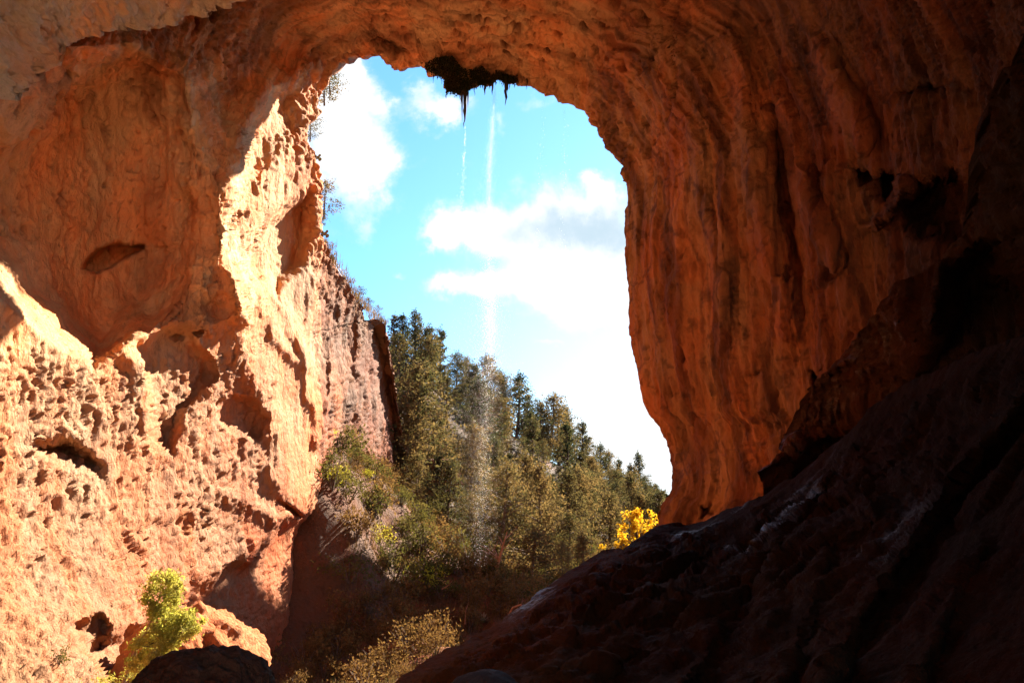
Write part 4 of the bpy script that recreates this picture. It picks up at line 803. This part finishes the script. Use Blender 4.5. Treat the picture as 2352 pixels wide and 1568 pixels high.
stal(1070, 206, 294, 13, 'longest dark mossy stalactite hanging from the crown of the arch')
stal(1163, 184, 242, 11, 'second longest mossy stalactite right of the falling water')
stal(1115, 194, 219, 8, 'short blunt stalactite left of the falling water'); stal(1131, 188, 218, 7, 'pointed stalactite right against the falling water')
stal(1057, 210, 230, 7, 'short stalactite close left of the longest one'); stal(1026, 206, 226, 8, 'short stalactite at the left corner of the moss mat')
stal(1139, 176, 196, 6, 'small stalactite above the start of the falling water')
for x, y0, y1, w in [(996,170,190,3),(1005,168,184,2),(1015,176,194,2),(1021,196,206,2),(1091,196,220,3),(1104,192,202,5),(1109,194,204,6),(1125,193,206,6),(1148,176,192,2),(1182,188,202,6),(1210,194,206,4),(1050,213,224,3),(1063,206,222,4),(1172,186,206,4),(1035,207,220,2),(1046,211,226,3),(1155,180,200,3),(1187,188,196,4)]: stal(x, y0, y1, w)

m, N = new_mat('water_spray')
df = N('ShaderNodeBsdfDiffuse', None, Color=(.6, .62, .66, 1)); tr = N('ShaderNodeBsdfTranslucent', None, Color=(.6, .6, .6, 1)); gl = N('ShaderNodeBsdfGlossy', None, Roughness=.25)
mx = N('ShaderNodeMixShader', None, i0=.55, i1=df.outputs[0], i2=tr.outputs[0]); mx2 = N('ShaderNodeMixShader', None, i0=.15, i1=mx.outputs[0], i2=gl.outputs[0]); N('ShaderNodeOutputMaterial', None, Surface=mx2.outputs[0]); M_WATER = m
OV = np.array([(1,0,0),(-1,0,0),(0,1,0),(0,-1,0),(0,0,2.8),(0,0,-2.8)], float); OF = np.array([(0,2,4),(2,1,4),(1,3,4),(3,0,4),(2,0,5),(1,2,5),(3,1,5),(0,3,5)])
def drops(name, n, path, w0, w1, sz, label, seed, pw=1.0):
    r = np.random.default_rng(seed); t = r.random(n)**pw; pp = np.array(path, float); k = np.linspace(0, 1, len(pp)); top = Pw(pp[0, 0], pp[0, 1], pp[0, 2])
    q = np.stack([np.interp(t, k, pp[:, j]) for j in range(3)], -1); c = Pw(q[:, 0], q[:, 1], q[:, 2]); w = w0+(w1-w0)*t
    if n > 1000: kp = r.random(n) < (1-t)**.35; t, q, c, w = t[kp], q[kp], c[kp], w[kp]; n = len(t)
    sel = r.random(n) < .55
    off = r.normal(size=(n, 2))*np.where(sel, .45, 1.15)[:, None]; c[:, 0] += off[:, 0]*w*.5; c[:, 1] += off[:, 1]*w*.5
    s = sz*(.35+.9*r.random(n)**1.6)
    V = (c[:, None]+OV[None]*s[:, None, None]).reshape(-1, 3); F = (np.arange(n)[:, None, None]*6+OF[None]).reshape(-1, 3)
    o = mesh_obj(name, V, F, M_WATER, smooth=True); setp(o, label, 'water', kind='stuff')
def fall_path(x0, xs, y1, d0):                      # falls straight down in the world from the crown, drifting with the wind
    top = Pw(x0, xs[0][1], d0); out = []
    for x, y in xs:
        v = (784-y)/FX; d = top[1]/(CP-v*SP); out.append((x, y, d))
    return out
drops('falling_water', 26000, fall_path(1137, [(1138,184),(1130,300),(1122,420),(1124,560),(1130,700),(1126,830),(1116,960),(1110,1080),(1106,1180),(1102,1300)], 0, 59.5), .16, 1.7, .0072, 'tall thin veil of sunlit water drops falling from the crown of the arch', 1, .72)
drops('falling_water', 20000, fall_path(1137, [(1120,620),(1118,760),(1108,900),(1090,1050),(1085,1250)], 0, 59.5), 1.0, 5.2, .0062, 'fine scattered mist of drops around the lower half of the fall', 2, .8)
drops('falling_water', 260, fall_path(1069, [(1069,290),(1066,360),(1063,430),(1060,520)], 0, 60), .06, .4, .014, 'faint trickle of drops under the longest stalactite', 3)
drops('falling_water', 130, fall_path(1302, [(1298,230),(1296,400),(1290,600)], 0, 58), .2, .6, .012, 'barely visible drip line on the right of the arch crown', 4)
drops('falling_water', 130, fall_path(1240, [(1250,210),(1240,400),(1236,620)], 0, 58), .2, .6, .012, 'barely visible drip line between the fall and the right drip line', 5)

# ------------------------------------------------------------------ sapling at the bottom left
def sapling():
    D0 = 25.0; base = Pw(282, 1572, D0); e = empty('sapling_tree', tuple(base)); setp(e, 'bright yellow green sapling glowing in the sun at the bottom left', 'tree')
    r = np.random.default_rng(9); A = lambda x, y, dz=0: Pw(x, y, D0+dz)-base
    st = [(282,1572,0),(301,1518,.1),(317,1483,.2),(336,1452,.3),(346,1426,.3),(356,1405,.2),(366,1370,.1),(372,1335,0)]
    P3 = np.array([A(*s) for s in st]); v, f = tube(P3, [.07,.06,.055,.045,.04,.032,.02,.01], 7); mesh_obj('trunk', v, f, plain_mat('sapling_bark', (.30, .17, .10), (.40, .26, .18)), e, smooth=True)
    lobes = [(354,1327,16),(389,1327,22),(391,1343,22),(410,1347,12),(350,1352,17),(387,1366,22),(403,1374,15),(336,1375,14),(352,1393,18),(388,1393,22),(350,1412,14),(371,1405,19),(399,1416,22),(428,1413,18),(441,1406,9),(418,1428,22),(440,1434,18),(466,1425,8),(452,1444,12),(391,1440,25),(360,1440,17),(349,1453,15),(328,1456,9),(377,1455,20),(409,1455,22),(432,1456,14),(321,1474,16),(350,1475,18),(379,1477,22),(399,1472,18),(305,1484,11),(341,1498,18),(369,1502,22),(390,1508,18),(321,1512,15),(293,1514,8),(345,1516,18),(302,1530,13),(322,1532,17),(293,1546,12),(330,1548,15),(312,1560,13),(360,1525,14)]
    parts, C = [], []
    for x, y, rr in lobes:
        dz = r.normal()*.5; c = A(x, y, dz); i = np.argmin(np.abs(P3[:, 2]-(c[2]-.35))); parts.append(tube([P3[i], (P3[i]+c)/2+[0, 0, -.05], c], [.02, .012, .005], 4)); R_ = rr*D0/FX*.62
        C.append(c+r.normal(size=(int(10+rr*rr*.72), 3))*np.array([R_*.8, R_*.9, R_*.72]))
    v, f = join(parts); mesh_obj('branches', v, f, M_BARK, e, smooth=True)
    v, f = leaves(np.concatenate(C), .13, r, .45, .38, -.7); mesh_obj('crown', v, f, M_SAP, e)
    e2 = empty('leafy_sprig', tuple(A(240, 1585)+base)); setp(e2, 'small yellow green sprig at the bottom edge left of the sapling', 'plant'); b2 = A(240, 1585)
    mesh_obj('stem', *tube([A(236, 1590)-b2, A(243, 1572)-b2, A(250, 1560)-b2], [.02, .015, .006], 5), M_BARK, e2); mesh_obj('foliage', *leaves(A(248, 1562)-b2+r.normal(size=(220, 3))*np.array([.26, .2, .09]), .10, r, .4, .34, -.4), M_SAP, e2)
sapling()
o_ = make_shrub(777, .5, .35, 8, 30, .07, 6, .5); pr = proto('w', o_, (M_BARK, M_OLIVE)); dS = float(cave_depth(np.array([137.]), np.array([1525.]))[0]); p = Pw(137, 1528, dS-.25)
plant('shrub', pr, p, 1.1, 0, 'small green weed on the sunlit rock at the lower left', 'shrub', None, ('stem', 'foliage'))

# ------------------------------------------------------------------ railing and onlookers on the cliff top
M_RAIL = plain_mat('grey_railing_metal', (.50, .48, .45), (.60, .58, .55), .5, metallic=.4)
def railing():
    A, B = Pw(768, 600, 67.2), Pw(792, 638, 71.2); e = empty('railing', tuple(A)); setp(e, 'thin grey metal railing along the cliff top viewpoint', 'railing'); L = B-A
    for k in range(7): q = L*k/6; v, f = tube([q+[0, 0, -.9], q+[0, 0, .12]], [.035, .03], 6); mesh_obj('post', v, f, M_RAIL, e)
    for z in (.1, -.3): v, f = tube([[0, 0, z], L*.5+[0, 0, z], L+[0, 0, z]], [.03, .03, .03], 6); mesh_obj('rail', v, f, M_RAIL, e)
railing()
def person(x, y, d, top, hair, label, lean=0.0, rz=0.0):
    head = Pw(x, y, d); h = 1.68; loc = head-np.array([0, 0, h*.93]); e = empty('person', tuple(loc), rz); setp(e, label, 'person')
    J = {'pel': (0, 0, .95), 'wst': (0, .01, 1.10), 'chs': (0, .05+lean*.3, 1.32), 'nck': (0, .07+lean*.5, 1.46), 'hd1': (0, .09+lean*.6, 1.56), 'hd2': (0, .10+lean*.6, 1.65)}
    for s, n_ in ((1, 'l'), (-1, 'r')):
        J['sh'+n_] = (s*.18, .06+lean*.4, 1.40); J['el'+n_] = (s*.24, .16+lean*.4, 1.14); J['wr'+n_] = (s*.16, .38+lean*.4, 1.06); J['ha'+n_] = (s*.14, .46+lean*.4, 1.07)
        J['hp'+n_] = (s*.09, 0, .92); J['kn'+n_] = (s*.11, .04, .50); J['an'+n_] = (s*.11, 0, .08); J['to'+n_] = (s*.12, .14, .03)
    R_ = {'pel': .14, 'wst': .13, 'chs': .15, 'nck': .055, 'hd1': .085, 'hd2': .09, 'sh': .07, 'el': .045, 'wr': .032, 'ha': .04, 'hp': .10, 'kn': .06, 'an': .045, 'to': .035}
    ks = list(J); ed = [('pel','wst'),('wst','chs'),('chs','nck'),('nck','hd1'),('hd1','hd2')]
    for n_ in 'lr': ed += [('chs','sh'+n_),('sh'+n_,'el'+n_),('el'+n_,'wr'+n_),('wr'+n_,'ha'+n_),('pel','hp'+n_),('hp'+n_,'kn'+n_),('kn'+n_,'an'+n_),('an'+n_,'to'+n_)]
    me = bpy.data.meshes.new('body'); me.from_pydata([J[k] for k in ks], [(ks.index(a), ks.index(b)) for a, b in ed], []); ob = bpy.data.objects.new('body', me); COL.objects.link(ob)
    sk = ob.modifiers.new('skin', 'SKIN')
    for i, k in enumerate(ks): rr = R_.get(k, R_.get(k[:2], .05)); me.skin_vertices[0].data[i].radius = (rr, rr*.8)
    me.skin_vertices[0].data[0].use_root = True
    ob.modifiers.new('sub', 'SUBSURF').levels = 1; ob.modifiers['sub'].render_levels = 1
    me.materials.append(top); ob.parent = e
    hv, hf_ = tube([np.array(J['hd1'])+[0, -.03, -.03], np.array(J['hd2'])+[0, -.02, 0], np.array(J['hd2'])+[0, -.01, .06], np.array(J['hd2'])+[0, 0, .085]], [.085, .105, .075, .01], 10); mesh_obj('hair', hv, hf_, hair, e, smooth=True)
MH = plain_mat('dark_hair', (.02, .013, .01), (.03, .02, .015)); MT1 = plain_mat('dark_red_jacket', (.22, .05, .05), (.26, .06, .06)); MT2 = plain_mat('dark_blue_jacket', (.04, .05, .09), (.06, .07, .12))
person(763.5, 592, 67.6, MT2, MH, 'tiny onlooker in dark clothes at the left end of the railing', .1, 2.6)
person(768.5, 595, 67.9, MT1, MH, 'tiny onlooker in a red jacket beside the dark clothed one', .1, 3.0)
person(778.5, 629, 69.0, MT2, MH, 'tiny onlooker crouched below the railing on the cliff top', .2, 2.8)
